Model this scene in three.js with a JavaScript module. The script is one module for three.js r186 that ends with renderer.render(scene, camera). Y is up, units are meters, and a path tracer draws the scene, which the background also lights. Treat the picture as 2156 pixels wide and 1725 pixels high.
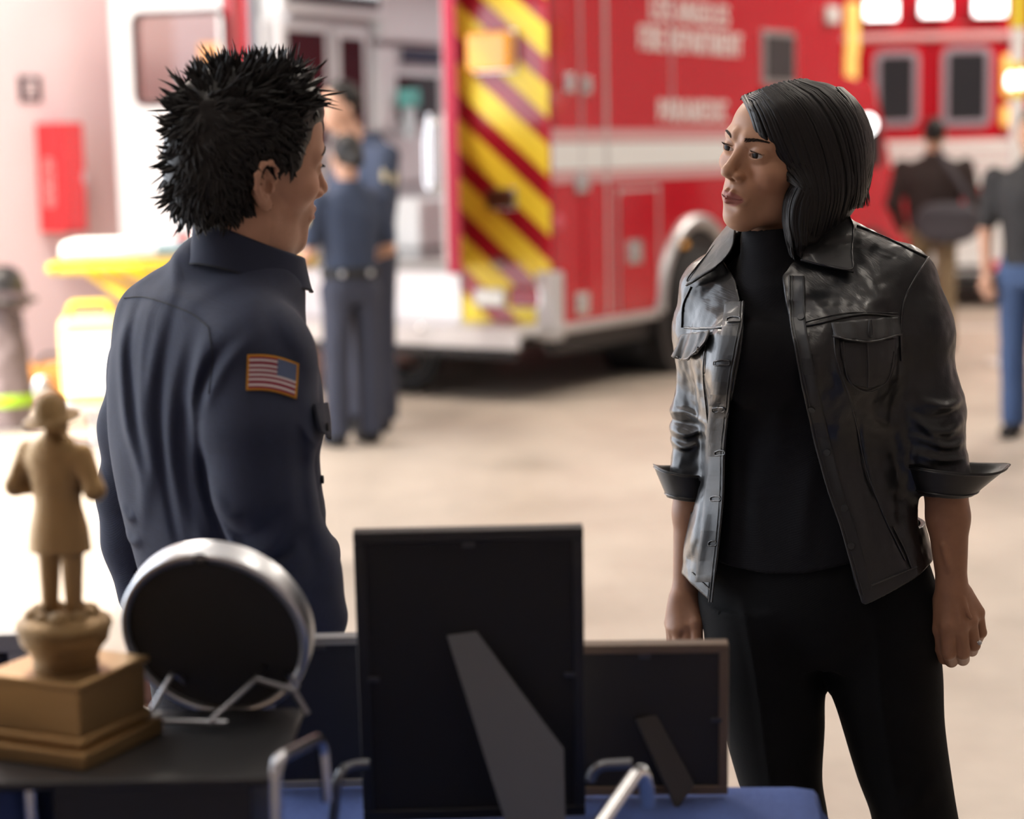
import * as THREE from 'three';
import { RoundedBoxGeometry } from 'three/addons/geometries/RoundedBoxGeometry.js';
import { mergeGeometries } from 'three/addons/utils/BufferGeometryUtils.js';
import { RectAreaLightUniformsLib } from 'three/addons/lights/RectAreaLightUniformsLib.js';
import { FontLoader } from 'three/addons/loaders/FontLoader.js';
import { TextGeometry } from 'three/addons/geometries/TextGeometry.js';
import { ImprovedNoise } from 'three/addons/math/ImprovedNoise.js';

// ---------------------------------------------------------------- camera, sky, sun, lamps, exposure
const scene = new THREE.Scene();
const FPX = 4000, W = 2156, H = 1725, EYE = new THREE.Vector3(0, 1.55, 0);
const camera = new THREE.PerspectiveCamera(2 * Math.atan(H / 2 / FPX) * 180 / Math.PI, W / H, 0.05, 200);
camera.position.copy(EYE);
camera.rotation.set(-7.65 * Math.PI / 180, 0, -1.1 * Math.PI / 180, 'YXZ');
camera.updateMatrixWorld(true);
camera.focus = 2.83; camera.userData.fStop = 2.35;

const renderer = new THREE.WebGLRenderer({ antialias: true });
renderer.toneMapping = THREE.LinearToneMapping;
renderer.toneMappingExposure = 0.92;
renderer.shadowMap.enabled = true;
RectAreaLightUniformsLib.init();

scene.background = new THREE.Color(4.6, 4.9, 5.4);          // bright hazy daytime sky, seen only through the bay doors
const sun = new THREE.DirectionalLight(0xfff1dd, 14);
sun.position.set(-11, 14.5, -1.0); sun.target.position.set(0, 0, -9);
sun.castShadow = true; sun.shadow.mapSize.set(2048, 2048); sun.shadow.radius = 2;
Object.assign(sun.shadow.camera, { left: -14, right: 14, top: 14, bottom: -14, near: 1, far: 60 });
scene.add(sun, sun.target);

// ---------------------------------------------------------------- small helpers
let seedState = 20240611;
const rnd = () => { seedState = (seedState + 0x6d2b79f5) | 0; let t = Math.imul(seedState ^ (seedState >>> 15), 1 | seedState); t = (t + Math.imul(t ^ (t >>> 7), 61 | t)) ^ t; return ((t ^ (t >>> 14)) >>> 0) / 4294967296; };
const rr = (a, b) => a + (b - a) * rnd();
const V3 = (x, y, z) => new THREE.Vector3(x, y, z);
const clamp = (x, a, b) => x < a ? a : x > b ? b : x;
const lerp = (a, b, t) => a + (b - a) * t;
const sstep = (a, b, x) => { const t = clamp((x - a) / (b - a), 0, 1); return t * t * (3 - 2 * t); };
const noiseGen = new ImprovedNoise();
const noise = (x, y, z) => noiseGen.noise(x + 91.3, y + 17.7, z + 53.1);
const camM = camera.matrixWorld.clone(), camInv = camM.clone().invert();
function rayDir(px, py) { return V3((px - W / 2) / FPX, -(py - H / 2) / FPX, -1).transformDirection(camM); }
function at(px, py, z) { const d = rayDir(px, py), t = (z - EYE.z) / d.z; return V3(EYE.x + d.x * t, EYE.y + d.y * t, z); }   // the point of the place at depth z that the photograph shows at a pixel
function atY(px, py, y) { const d = rayDir(px, py), t = (y - EYE.y) / d.y; return V3(EYE.x + d.x * t, y, EYE.z + d.z * t); }
function toPx(p) { const q = p.clone().applyMatrix4(camInv); return [W / 2 + FPX * q.x / -q.z, H / 2 - FPX * q.y / -q.z]; }

const used = new Map();
function numbered(name) { const n = used.get(name) ?? 0; used.set(name, n + 1); return n ? name + '_' + String(n).padStart(3, '0') : name; }
function shadows(m) { m.castShadow = true; m.receiveShadow = true; return m; }
function obj(name, geo, mat, parent) { const m = shadows(new THREE.Mesh(Array.isArray(geo) ? merge(geo) : geo, mat)); m.name = parent ? name : numbered(name); (parent ?? scene).add(m); return m; }
function tag(o, label, category, group, kind) { if (label) o.userData.label = label; if (category) o.userData.category = category; if (group) o.userData.group = group; if (kind) o.userData.kind = kind; return o; }
function thing(name, label, category, pos = [0, 0, 0], turn = 0, group) { const o = new THREE.Group(); o.name = numbered(name); o.position.set(...(pos.isVector3 ? pos.toArray() : pos)); o.rotation.y = turn; scene.add(o); return tag(o, label, category, group); }
function struct(name, geo, mat, label) { const o = obj(name, geo, mat); o.userData.kind = 'structure'; if (label) o.userData.label = label; return o; }
function part(parent, name, geo, mat, label) { const o = obj(name, geo, mat, parent); if (label) o.userData.label = label; return o; }
function merge(list) {
  return mergeGeometries(list.map((g) => { const q = g.index ? g.toNonIndexed() : g.clone(); for (const k of Object.keys(q.attributes)) if (!['position', 'normal', 'uv'].includes(k)) q.deleteAttribute(k);
    if (!q.attributes.uv) q.setAttribute('uv', new THREE.BufferAttribute(new Float32Array(q.attributes.position.count * 2), 2)); if (!q.attributes.normal) q.computeVertexNormals(); return q; }));
}
const bx = (w, h, d, x = 0, y = 0, z = 0, r = 0.006) => { const rad = Math.min(r, w / 2.2, h / 2.2, d / 2.2); const g = r > 0 ? new RoundedBoxGeometry(w, h, d, 2, rad) : new THREE.BoxGeometry(w, h, d); g.translate(x, y, z); return g; };
const cyl = (r0, r1, h, x = 0, y = 0, z = 0, n = 28, axis = 'y') => { const g = new THREE.CylinderGeometry(r1, r0, h, n); if (axis === 'x') g.rotateZ(Math.PI / 2); if (axis === 'z') g.rotateX(Math.PI / 2); g.translate(x, y, z); return g; };
const sph = (rx, ry, rz, x = 0, y = 0, z = 0, n = 20) => { const g = new THREE.SphereGeometry(1, n, Math.round(n * 0.7)); g.scale(rx, ry, rz); g.translate(x, y, z); return g; };
const tube = (pts, r, seg = 40, closed = false, rad = 8) => new THREE.TubeGeometry(new THREE.CatmullRomCurve3(pts.map((p) => p.isVector3 ? p : V3(...p)), closed, 'catmullrom', 0.3), seg, r, rad, closed);
const lathe = (prof, n = 40) => new THREE.LatheGeometry(prof.map(([x, y]) => new THREE.Vector2(x, y)), n);
function bars(pts, r, closed = false) {                       // straight rods with round corners
  const path = new THREE.CurvePath(), P = pts.map((p) => p.isVector3 ? p : V3(...p)), out = [];
  const cut = Math.min(r * 3, 0.03); let prev = P[0];
  for (let i = 1; i < P.length - 1; i++) { const a = P[i].clone().lerp(P[i - 1], cut / P[i].distanceTo(P[i - 1])), b = P[i].clone().lerp(P[i + 1], cut / P[i].distanceTo(P[i + 1])); path.add(new THREE.LineCurve3(prev, a)); path.add(new THREE.QuadraticBezierCurve3(a, P[i], b)); prev = b; }
  path.add(new THREE.LineCurve3(prev, P[P.length - 1]));
  return new THREE.TubeGeometry(path, P.length * 14, r, 10, false);
}
function shapeOf(pts) { const s = new THREE.Shape(); pts.forEach(([x, y], i) => i ? s.lineTo(x, y) : s.moveTo(x, y)); return s; }
function rrect(x0, y0, x1, y1, r) { const P = []; for (const [cx, cy, a] of [[x1 - r, y0 + r, -0.5], [x1 - r, y1 - r, 0], [x0 + r, y1 - r, 0.5], [x0 + r, y0 + r, 1]]) for (let i = 0; i <= 5; i++) { const t = (a + i / 10) * Math.PI; P.push([cx + Math.cos(t) * r, cy + Math.sin(t) * r]); } return shapeOf(P); }
const extr = (shape, depth, bevel = 0.002) => new THREE.ExtrudeGeometry(shape, { depth, bevelEnabled: bevel > 0, bevelThickness: bevel, bevelSize: bevel, bevelOffset: -bevel, bevelSegments: 2, curveSegments: 10 });

// ---------------------------------------------------------------- computed textures
function dataTex(n, m, fn, srgb = true) {
  const d = new Uint8Array(n * m * 4);
  for (let j = 0; j < m; j++) for (let i = 0; i < n; i++) { const c = fn(i / n, j / m, i, j), o = (j * n + i) * 4; d[o] = clamp(c[0] * 255, 0, 255); d[o + 1] = clamp(c[1] * 255, 0, 255); d[o + 2] = clamp(c[2] * 255, 0, 255); d[o + 3] = 255; }
  const t = new THREE.DataTexture(d, n, m); t.wrapS = t.wrapT = THREE.RepeatWrapping; t.magFilter = THREE.LinearFilter; if (srgb) t.colorSpace = THREE.SRGBColorSpace; t.needsUpdate = true; return t;
}
function tileNoise(u, v, f, s) {      // noise that repeats over the unit square
  const a = u * Math.PI * 2, b = v * Math.PI * 2, r = f / (Math.PI * 2);
  return 0.5 * (noise(Math.cos(a) * r + s, Math.sin(a) * r + s * 1.7, Math.cos(b) * r) + noise(Math.sin(b) * r + s * 2.3, Math.cos(a) * r - s, Math.sin(a) * r + Math.cos(b) * r));
}
const std = (color, roughness = 0.6, metalness = 0, extra = {}) => new THREE.MeshPhysicalMaterial({ color: new THREE.Color(...color), roughness, metalness, ...extra });
const pebble = dataTex(256, 256, (u, v) => { const k = 0.5 + 0.5 * (tileNoise(u, v, 34, 3) * 0.9 + tileNoise(u, v, 70, 9) * 0.6); return [k, k, k]; }, false);
const weave = dataTex(128, 128, (u, v, i, j) => { const k = 0.5 + 0.25 * Math.sin((i + j) * Math.PI / 4) + 0.25 * Math.sin((i - j) * Math.PI / 8) * 0.6 + 0.15 * tileNoise(u, v, 20, 5); return [k, k, k]; }, false);
weave.repeat.set(40, 40); pebble.repeat.set(14, 14);
const concrete = dataTex(1024, 1024, (u, v) => {
  const big = tileNoise(u, v, 5, 1) * 0.10 + tileNoise(u, v, 13, 4) * 0.07 + tileNoise(u, v, 40, 7) * 0.045 + tileNoise(u, v, 120, 2) * 0.03;
  const stain = Math.max(0, tileNoise(u, v, 9, 12) - 0.16) * 0.45;
  const k = 1 + big - stain; return [0.70 * k, 0.655 * k, 0.605 * k - stain * 0.02];
});
const concreteRough = dataTex(512, 512, (u, v) => { const k = 0.46 + 0.22 * tileNoise(u, v, 12, 21) + 0.1 * tileNoise(u, v, 60, 31); return [k, k, k]; }, false);
// ---------------------------------------------------------------- smooth bodies: distance fields turned into meshes
const smin = (a, b, k) => { if (k <= 0) return a < b ? a : b; const h = Math.max(k - Math.abs(a - b), 0) / k; return Math.min(a, b) - h * h * k * 0.25; };
const smax = (a, b, k) => -smin(-a, -b, k);
function dCone(x, y, z, q) {            // tapered capsule; q = [ax, ay, az, bax, bay, baz, 1/|ba|^2, r0, r1]
  const px = x - q[0], py = y - q[1], pz = z - q[2]; let t = (px * q[3] + py * q[4] + pz * q[5]) * q[6]; t = t < 0 ? 0 : t > 1 ? 1 : t;
  const dx = px - q[3] * t, dy = py - q[4] * t, dz = pz - q[5] * t; return Math.sqrt(dx * dx + dy * dy + dz * dz) - (q[7] + (q[8] - q[7]) * t);
}
const coneQ = (a, b, r0, r1) => { const d = [b[0] - a[0], b[1] - a[1], b[2] - a[2]], l = d[0] * d[0] + d[1] * d[1] + d[2] * d[2] || 1e-9; return [...a, ...d, 1 / l, r0, r1]; };
const arr = (p) => p.isVector3 ? p.toArray() : p;
function makeSDF() {
  const ops = [], mods = [], fields = {
    ops, mods,
    cone(a, b, r0, r1, k = 0.01) { const q = coneQ(arr(a), arr(b), r0, r1); ops.push([0, k, (x, y, z) => dCone(x, y, z, q)]); return fields; },
    chain(pts, radii, k = 0.01) { for (let i = 0; i + 1 < pts.length; i++) fields.cone(pts[i], pts[i + 1], radii[i], radii[i + 1], k); return fields; },
    ell(c, r, k = 0.01, rot) { ops.push([0, k, ellD(arr(c), r, rot)]); return fields; },
    cut(c, r, k = 0.01, rot) { ops.push([1, k, ellD(arr(c), r, rot)]); return fields; },
    cutCone(a, b, r0, r1, k = 0.01) { const q = coneQ(arr(a), arr(b), r0, r1); ops.push([1, k, (x, y, z) => dCone(x, y, z, q)]); return fields; },
    fn(f, k = 0.01) { ops.push([0, k, f]); return fields; }, cutFn(f, k = 0.01) { ops.push([1, k, f]); return fields; }, andFn(f, k = 0.01) { ops.push([2, k, f]); return fields; },
    loft(sec, k = 0.01, pow = 2) { ops.push([0, k, loftD(sec, pow)]); return fields; },
    mod(f) { mods.push(f); return fields; },            // added to the distance
    d(x, y, z) {
      let d = 1e3; for (let i = 0; i < ops.length; i++) { const o = ops[i], v = o[2](x, y, z); d = o[0] === 0 ? smin(d, v, o[1]) : o[0] === 1 ? smax(d, -v, o[1]) : smax(d, v, o[1]); }
      for (let i = 0; i < mods.length; i++) d += mods[i](x, y, z, d); return d;
    },
    mesh(lo, hi, h, opt) { return meshField(fields.d, lo, hi, h, opt); },
  };
  return fields;
}
function ellD(c, r, rot) {
  let m = null; if (rot) m = (rot.isMatrix3 ? rot : new THREE.Matrix3().setFromMatrix4(new THREE.Matrix4().makeRotationFromEuler(new THREE.Euler(...rot)))).clone().transpose().elements;
  const [a, b, e] = r;
  return (x, y, z) => { let px = x - c[0], py = y - c[1], pz = z - c[2]; if (m) { const qx = m[0] * px + m[3] * py + m[6] * pz, qy = m[1] * px + m[4] * py + m[7] * pz, qz = m[2] * px + m[5] * py + m[8] * pz; px = qx; py = qy; pz = qz; }
    const u = px / a, v = py / b, w = pz / e, k0 = Math.sqrt(u * u + v * v + w * w), u2 = u / a, v2 = v / b, w2 = w / e, k1 = Math.sqrt(u2 * u2 + v2 * v2 + w2 * w2); return k1 < 1e-6 ? -Math.min(a, b, e) : k0 * (k0 - 1) / k1; };
}
function loftD(sec, pow = 2) {          // sections [y, cx, cz, rx, rz, turn] stacked along y
  const S = sec.map((s) => [s[0], s[1], s[2], s[3], s[4], s[5] ?? 0]).sort((a, b) => a[0] - b[0]), n = S.length, v = [0, 0, 0, 0, 0];
  return (x, y, z) => {
    const yc = y < S[0][0] ? S[0][0] : y > S[n - 1][0] ? S[n - 1][0] : y; let i = 0; while (i < n - 2 && yc > S[i + 1][0]) i++;
    const a = S[i], b = S[i + 1], t = (yc - a[0]) / (b[0] - a[0]), p = S[Math.max(0, i - 1)], q = S[Math.min(n - 1, i + 2)], H = b[0] - a[0];
    const t2 = t * t, t3 = t2 * t, h00 = 2 * t3 - 3 * t2 + 1, h10 = t3 - 2 * t2 + t, h01 = -2 * t3 + 3 * t2, h11 = t3 - t2;
    for (let c = 1; c < 6; c++) { const ma = i > 0 ? (b[c] - p[c]) / (b[0] - p[0]) : (b[c] - a[c]) / H, mb = i < n - 2 ? (q[c] - a[c]) / (q[0] - a[0]) : (b[c] - a[c]) / H; v[c - 1] = h00 * a[c] + h10 * H * ma + h01 * b[c] + h11 * H * mb; }
    let dx = x - v[0], dz = z - v[1]; if (v[4]) { const co = Math.cos(v[4]), si = Math.sin(v[4]), ex = dx * co - dz * si, ez = dx * si + dz * co; dx = ex; dz = ez; }
    const rx = Math.max(v[2], 0.002), rz = Math.max(v[3], 0.002); let k0, k1;
    if (pow === 2) { const u = dx / rx, w = dz / rz; k0 = Math.sqrt(u * u + w * w); const u2 = u / rx, w2 = w / rz; k1 = Math.sqrt(u2 * u2 + w2 * w2); }
    else { const u = Math.abs(dx / rx), w = Math.abs(dz / rz), s = Math.pow(u, pow) + Math.pow(w, pow); k0 = Math.pow(s, 1 / pow); const g = Math.pow(Math.max(s, 1e-9), 1 / pow - 1), gx = g * Math.pow(u, pow - 1) / rx, gz = g * Math.pow(w, pow - 1) / rz; k1 = Math.sqrt(gx * gx + gz * gz) * Math.max(k0, 1e-6); if (k1 < 1e-6) return -Math.min(rx, rz); }
    const d2 = k1 < 1e-6 ? -Math.min(rx, rz) : k0 * (k0 - 1) / k1, dy = Math.abs(y - yc); return dy === 0 ? d2 : d2 > 0 ? Math.hypot(d2, dy) : Math.max(dy, d2);
  };
}
function meshField(f, lo, hi, h, opt = {}) {   // surface nets on the cells near the surface
  const nx = Math.ceil((hi[0] - lo[0]) / h) + 1, ny = Math.ceil((hi[1] - lo[1]) / h) + 1, nz = Math.ceil((hi[2] - lo[2]) / h) + 1, sx = 1, sy = nx, sz = nx * ny;
  const val = new Float32Array(nx * ny * nz).fill(NaN), B = 6, lip = opt.lip ?? 1.35, diag = B * h * 0.5 * 1.7321 * lip + (opt.slack ?? 0.004);
  for (let k0 = 0; k0 < nz - 1; k0 += B) for (let j0 = 0; j0 < ny - 1; j0 += B) for (let i0 = 0; i0 < nx - 1; i0 += B) {
    if (Math.abs(f(lo[0] + (i0 + B / 2) * h, lo[1] + (j0 + B / 2) * h, lo[2] + (k0 + B / 2) * h)) > diag) continue;
    const ie = Math.min(i0 + B, nx - 1), je = Math.min(j0 + B, ny - 1), ke = Math.min(k0 + B, nz - 1);
    for (let k = k0; k <= ke; k++) for (let j = j0; j <= je; j++) for (let i = i0; i <= ie; i++) { const o = i + j * sy + k * sz; if (val[o] !== val[o]) val[o] = f(lo[0] + i * h, lo[1] + j * h, lo[2] + k * h); }
  }
  const vid = new Int32Array(nx * ny * nz).fill(-1), pos = [], idx = [], off = [0, sx, sy, sx + sy, sz, sx + sz, sy + sz, sx + sy + sz], E = [[0, 1], [2, 3], [4, 5], [6, 7], [0, 2], [1, 3], [4, 6], [5, 7], [0, 4], [1, 5], [2, 6], [3, 7]], c = new Float64Array(8);
  for (let k = 0; k < nz - 1; k++) for (let j = 0; j < ny - 1; j++) for (let i = 0; i < nx - 1; i++) {
    const o = i + j * sy + k * sz; let m = 0, bad = false; for (let q = 0; q < 8; q++) { const v = val[o + off[q]]; if (v !== v) { bad = true; break; } c[q] = v; if (v < 0) m |= 1 << q; }
    if (bad || m === 0 || m === 255) continue;
    let x = 0, y = 0, z = 0, n = 0; for (const [a, b] of E) { if (((m >> a) & 1) === ((m >> b) & 1)) continue; const t = c[a] / (c[a] - c[b]); x += (a & 1) + t * ((b & 1) - (a & 1)); y += ((a >> 1) & 1) + t * (((b >> 1) & 1) - ((a >> 1) & 1)); z += ((a >> 2) & 1) + t * (((b >> 2) & 1) - ((a >> 2) & 1)); n++; }
    vid[o] = pos.length / 3; pos.push(lo[0] + (i + x / n) * h, lo[1] + (j + y / n) * h, lo[2] + (k + z / n) * h);
  }
  const quad = (a, b, cc, d, flip) => { const A = vid[a], Bq = vid[b], C = vid[cc], D = vid[d]; if (A < 0 || Bq < 0 || C < 0 || D < 0) return; if (flip) idx.push(A, C, Bq, A, D, C); else idx.push(A, Bq, C, A, C, D); };
  for (let k = 1; k < nz - 1; k++) for (let j = 1; j < ny - 1; j++) for (let i = 1; i < nx - 1; i++) {
    const o = i + j * sy + k * sz, v = val[o]; if (v !== v) continue; const s = v < 0; let w = val[o + sx];
    if (w === w && (w < 0) !== s) quad(o - sy - sz, o - sz, o, o - sy, !s); w = val[o + sy];
    if (w === w && (w < 0) !== s) quad(o - sx - sz, o - sx, o, o - sz, !s); w = val[o + sz];
    if (w === w && (w < 0) !== s) quad(o - sx - sy, o - sy, o, o - sx, !s);
  }
  const P = new Float32Array(pos), N = new Float32Array(pos.length), U = new Float32Array(pos.length / 3 * 2), e = opt.eps ?? h * 0.5, col = opt.color ? new Float32Array(pos.length) : null;
  for (let i = 0; i < P.length; i += 3) {
    let x = P[i], y = P[i + 1], z = P[i + 2];
    for (let it = 0; it < 2; it++) {
      const d = f(x, y, z), gx = f(x + e, y, z) - f(x - e, y, z), gy = f(x, y + e, z) - f(x, y - e, z), gz = f(x, y, z + e) - f(x, y, z - e), gl = Math.hypot(gx, gy, gz) || 1e-9; N[i] = gx / gl; N[i + 1] = gy / gl; N[i + 2] = gz / gl;
      if (it === 0) { const st = clamp(d * 2 * e / gl, -h * 0.5, h * 0.5); x -= N[i] * st; y -= N[i + 1] * st; z -= N[i + 2] * st; }
    }
    P[i] = x; P[i + 1] = y; P[i + 2] = z; U[i / 3 * 2] = x - z * 0.8; U[i / 3 * 2 + 1] = y + z * 0.35;
    if (col) { const q = opt.color(x, y, z, N[i], N[i + 1], N[i + 2]); col[i] = q[0]; col[i + 1] = q[1]; col[i + 2] = q[2]; }
  }
  const g = new THREE.BufferGeometry(); g.setAttribute('position', new THREE.BufferAttribute(P, 3)); g.setAttribute('normal', new THREE.BufferAttribute(N, 3)); g.setAttribute('uv', new THREE.BufferAttribute(U, 2)); if (col) g.setAttribute('color', new THREE.BufferAttribute(col, 3));
  g.setIndex(new THREE.BufferAttribute(new Uint32Array(idx), 1)); return g;
}
// where the ray of a pixel meets a field
function hit(f, px, py, t0 = 1.5, t1 = 5, stepMul = 0.6) { const d = rayDir(px, py); let t = t0; for (let i = 0; i < 220 && t < t1; i++) { const v = f(EYE.x + d.x * t, EYE.y + d.y * t, EYE.z + d.z * t); if (v < 0.0002) return EYE.clone().addScaledVector(d, t); t += Math.max(v * stepMul, 0.0006); } return null; }
function gradient(f, p, e = 0.002) { return V3(f(p.x + e, p.y, p.z) - f(p.x - e, p.y, p.z), f(p.x, p.y + e, p.z) - f(p.x, p.y - e, p.z), f(p.x, p.y, p.z + e) - f(p.x, p.y, p.z - e)).normalize(); }
// ---------------------------------------------------------------- the apparatus bay
const concreteM = new THREE.MeshPhysicalMaterial({ map: concrete, roughness: 1, roughnessMap: concreteRough, bumpMap: pebble, bumpScale: 0.0006 });
{
  const g = new THREE.BoxGeometry(20, 0.2, 34); g.translate(4.4, -0.1, -9);
  const p = g.attributes.position, uv = g.attributes.uv; for (let i = 0; i < p.count; i++) uv.setXY(i, p.getX(i) / 6, p.getZ(i) / 6);
  struct('floor', g, concreteM, 'sealed tan concrete bay floor');
}
const wallM = std([0.80, 0.73, 0.73], 0.75), bounceTintM = std([0.83, 0.655, 0.68], 0.7), whiteWallM = std([0.75, 0.75, 0.75], 0.8);  // corner wall pink is red bounce light put into its colour
// left wall with three open bay doors
{
  const L = [], x = -4.75, hz = 4.6;
  L.push(bx(0.3, 1.6, 21.8, x, hz + 0.8, -0.9, 0));                            // header
  for (const [z0, z1] of [[10, -2.6], [-11.2, -11.8]]) L.push(bx(0.3, hz, z0 - z1, x, hz / 2, (z0 + z1) / 2, 0));
  struct('wall_left', L, wallM, 'pale wall with a wide open bay doorway letting in the daylight');
}
const wA = V3(-4.6, 0, -11.6), wDir = V3(0.60, 0, -0.80).normalize(), wNor = V3(0.80, 0, 0.60).normalize(), wTurn = Math.atan2(wNor.x, wNor.z);
function onWall(geo, along, up, out) { geo.rotateY(wTurn); geo.translate(wA.x + wDir.x * along + wNor.x * out, up, wA.z + wDir.z * along + wNor.z * out); return geo; }
struct('wall_corner', onWall(bx(18, 6.2, 0.3, 0, 0, -0.15, 0), 8.9, 3.1, 0), bounceTintM, 'pale wall behind the red box with pink bounce light in its colour');
{ const along = (px, py, lo = 0, hi = 6) => lo; void along; }
struct('trim_1', onWall(bx(5, 0.10, 0.05, 0, 0, 0.025, 0.01), 2.6, 2.92, 0), std([0.72, 0.5, 0.52], 0.5), 'thin rail along the top of the pink wall');
struct('wall_back', bx(12, 6.2, 0.3, 9, 3.1, -26.1, 0), whiteWallM);
struct('wall_right', [bx(0.3, 6.2, 34, 14.4, 3.1, -9, 0)], wallM);
struct('wall_front', bx(19.5, 6.2, 0.3, 4.8, 3.1, 8.15, 0), wallM);
struct('ceiling', bx(20, 0.2, 34.6, 4.6, 6.3, -9.1, 0), std([0.78, 0.78, 0.77], 0.9));
// added ceiling panels, out of view, each placed to brighten one area
function addedCeilingLamp(x, z, w, d, power, turn = 0, label) {
  const t = thing('added_ceiling_lamp', label, 'lamp', [x, 6.2, z], turn, 'added lit panels under the bay ceiling');
  part(t, 'housing', bx(w + 0.08, 0.1, d + 0.08, 0, -0.05, 0, 0.01), std([0.7, 0.7, 0.7], 0.5));
  part(t, 'diffuser', bx(w, 0.02, d, 0, -0.105, 0, 0), new THREE.MeshStandardMaterial({ color: 0xffffff, emissive: 0xfff6ea, emissiveIntensity: 3 }));
  const l = new THREE.RectAreaLight(0xfff3e4, power, w, d); l.rotation.x = -Math.PI / 2; l.position.y = -0.125; t.add(l);
}
addedCeilingLamp(2.3, -4.0, 0.6, 2.4, 10, 0, 'added lit ceiling panel above the two people talking');
addedCeilingLamp(-1.7, -1.5, 0.6, 2.4, 9, 0, 'added lit ceiling panel above the award table');
addedCeilingLamp(5.2, -8.5, 0.8, 3, 10, 0, 'added lit ceiling panel over the open floor');
addedCeilingLamp(1.6, -8.9, 0.8, 3, 6, 0, 'added lit ceiling panel behind the ambulance with chevrons');
addedCeilingLamp(6.0, -15.0, 1.0, 4, 38, 0, 'added lit ceiling panel above the brown jacket walker');
addedCeilingLamp(-2.9, -9.6, 1.2, 3.0, 33, 0, 'added lit ceiling panel over the stretcher by the pink wall');
// exposed joints and slab saw cuts are too shallow to show; a painted line runs along the far bay
struct('trim_2', bx(9, 0.004, 0.12, 7.5, 0.002, -16.2, 0), std([0.78, 0.77, 0.74], 0.6), 'pale line painted across the far bay floor');

// fire equipment box and sign on the pink wall
{
  const spot = (px, py, out) => { // along the wall where a pixel's ray meets the plane at distance out from the wall
    const d = rayDir(px, py), o = wA.clone().addScaledVector(wNor, out), t = o.sub(EYE).dot(wNor) / d.dot(wNor), p = EYE.clone().addScaledVector(d, t); return { a: p.clone().sub(wA).dot(wDir), y: p.y };
  };
  const tl = spot(122, 258, 0.25), br = spot(186, 488, 0.25), red = std([0.62, 0.012, 0.02], 0.32, 0, { clearcoat: 0.5, clearcoatRoughness: 0.2 });
  const w = br.a - tl.a, h = tl.y - br.y, ca = (tl.a + br.a) / 2, cy = (tl.y + br.y) / 2;
  const p0 = wA.clone().addScaledVector(wDir, ca);
  const t = thing('fire_box', 'bright red metal equipment box mounted on the pale pink wall', 'box', [p0.x, cy - h / 2, p0.z], wTurn);
  part(t, 'body', bx(w, h, 0.25, 0, h / 2, 0.125, 0.012), red);
  part(t, 'door', bx(w - 0.03, h - 0.05, 0.012, 0, h / 2, 0.256, 0.005), red);
  part(t, 'latch', bx(0.02, 0.08, 0.02, w * 0.38, h / 2, 0.268, 0.005), std([0.7, 0.7, 0.7], 0.3, 1));
  const c = document.createElement('canvas'); c.width = 128; c.height = 384; const x = c.getContext('2d');
  x.fillStyle = '#b3121c'; x.fillRect(0, 0, 128, 384); x.strokeStyle = '#f3d9d6'; x.lineWidth = 8; x.beginPath(); x.roundRect(14, 12, 100, 360, 46); x.stroke();
  x.fillStyle = '#f3d9d6'; x.font = 'bold 74px sans-serif'; x.textAlign = 'center'; x.textBaseline = 'middle'; 'FIRE'.split('').forEach((ch, i) => x.fillText(ch, 64, 72 + i * 82));
  const tx = new THREE.CanvasTexture(c); tx.colorSpace = THREE.SRGBColorSpace;
  const plate = new THREE.BoxGeometry(0.115, h * 0.46, 0.004); plate.rotateY(-Math.PI / 2); plate.translate(-w / 2 - 0.003, h * 0.46, 0.13);
  part(t, 'lettering_plate', plate, new THREE.MeshPhysicalMaterial({ map: tx, roughness: 0.45 }), 'white FIRE lettering in an oval');
  const s = spot(66, 188, 0.02), sp = wA.clone().addScaledVector(wDir, s.a);
  const sg = thing('wall_sign', 'small black and white sign above the red box', 'sign', [sp.x, s.y - 0.09, sp.z], wTurn);
  part(sg, 'plate', bx(0.19, 0.18, 0.012, 0, 0.09, 0.006, 0.004), std([0.03, 0.012, 0.02], 0.5));
  part(sg, 'pictogram', [bx(0.07, 0.09, 0.004, 0, 0.1, 0.014, 0.001), bx(0.03, 0.02, 0.004, 0, 0.156, 0.014, 0.001)], std([0.8, 0.66, 0.68], 0.6));
  part(sg, 'caption', bx(0.09, 0.018, 0.004, 0, 0.028, 0.014, 0.001), std([0.8, 0.66, 0.68], 0.6));
}
// ---------------------------------------------------------------- ambulances
const font = await new FontLoader().loadAsync('fonts/droid/droid_sans_bold.typeface.json');
const redM = std([0.50, 0.005, 0.018], 0.25, 0, { specularIntensity: 0.7, clearcoat: 0.5, clearcoatRoughness: 0.08 });
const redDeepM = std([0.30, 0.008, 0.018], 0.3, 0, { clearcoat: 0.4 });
const whitePM = std([0.80, 0.80, 0.80], 0.3, 0, { clearcoat: 0.6, clearcoatRoughness: 0.12 });
const yellowM = std([0.80, 0.62, 0.04], 0.4), chromeM = std([0.78, 0.79, 0.80], 0.14, 1), alumM = std([0.62, 0.63, 0.65], 0.38, 1);
const plateM = std([0.70, 0.71, 0.73], 0.3, 1, { bumpMap: pebble, bumpScale: 0.002 }), rubberM = std([0.012, 0.012, 0.013], 0.75), blackM = std([0.012, 0.012, 0.014], 0.45);
const glassDarkM = std([0.015, 0.017, 0.022], 0.06, 0, { clearcoat: 1 }), greyM = std([0.42, 0.43, 0.44], 0.5), cabinetM = std([0.66, 0.67, 0.68], 0.4), trimGreyM = std([0.52, 0.50, 0.52], 0.4, 0.3);
const amberM = std([0.85, 0.36, 0.0], 0.25, 0, { clearcoat: 0.6, emissive: new THREE.Color(1, 0.42, 0.0), emissiveIntensity: 0.14 });
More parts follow.
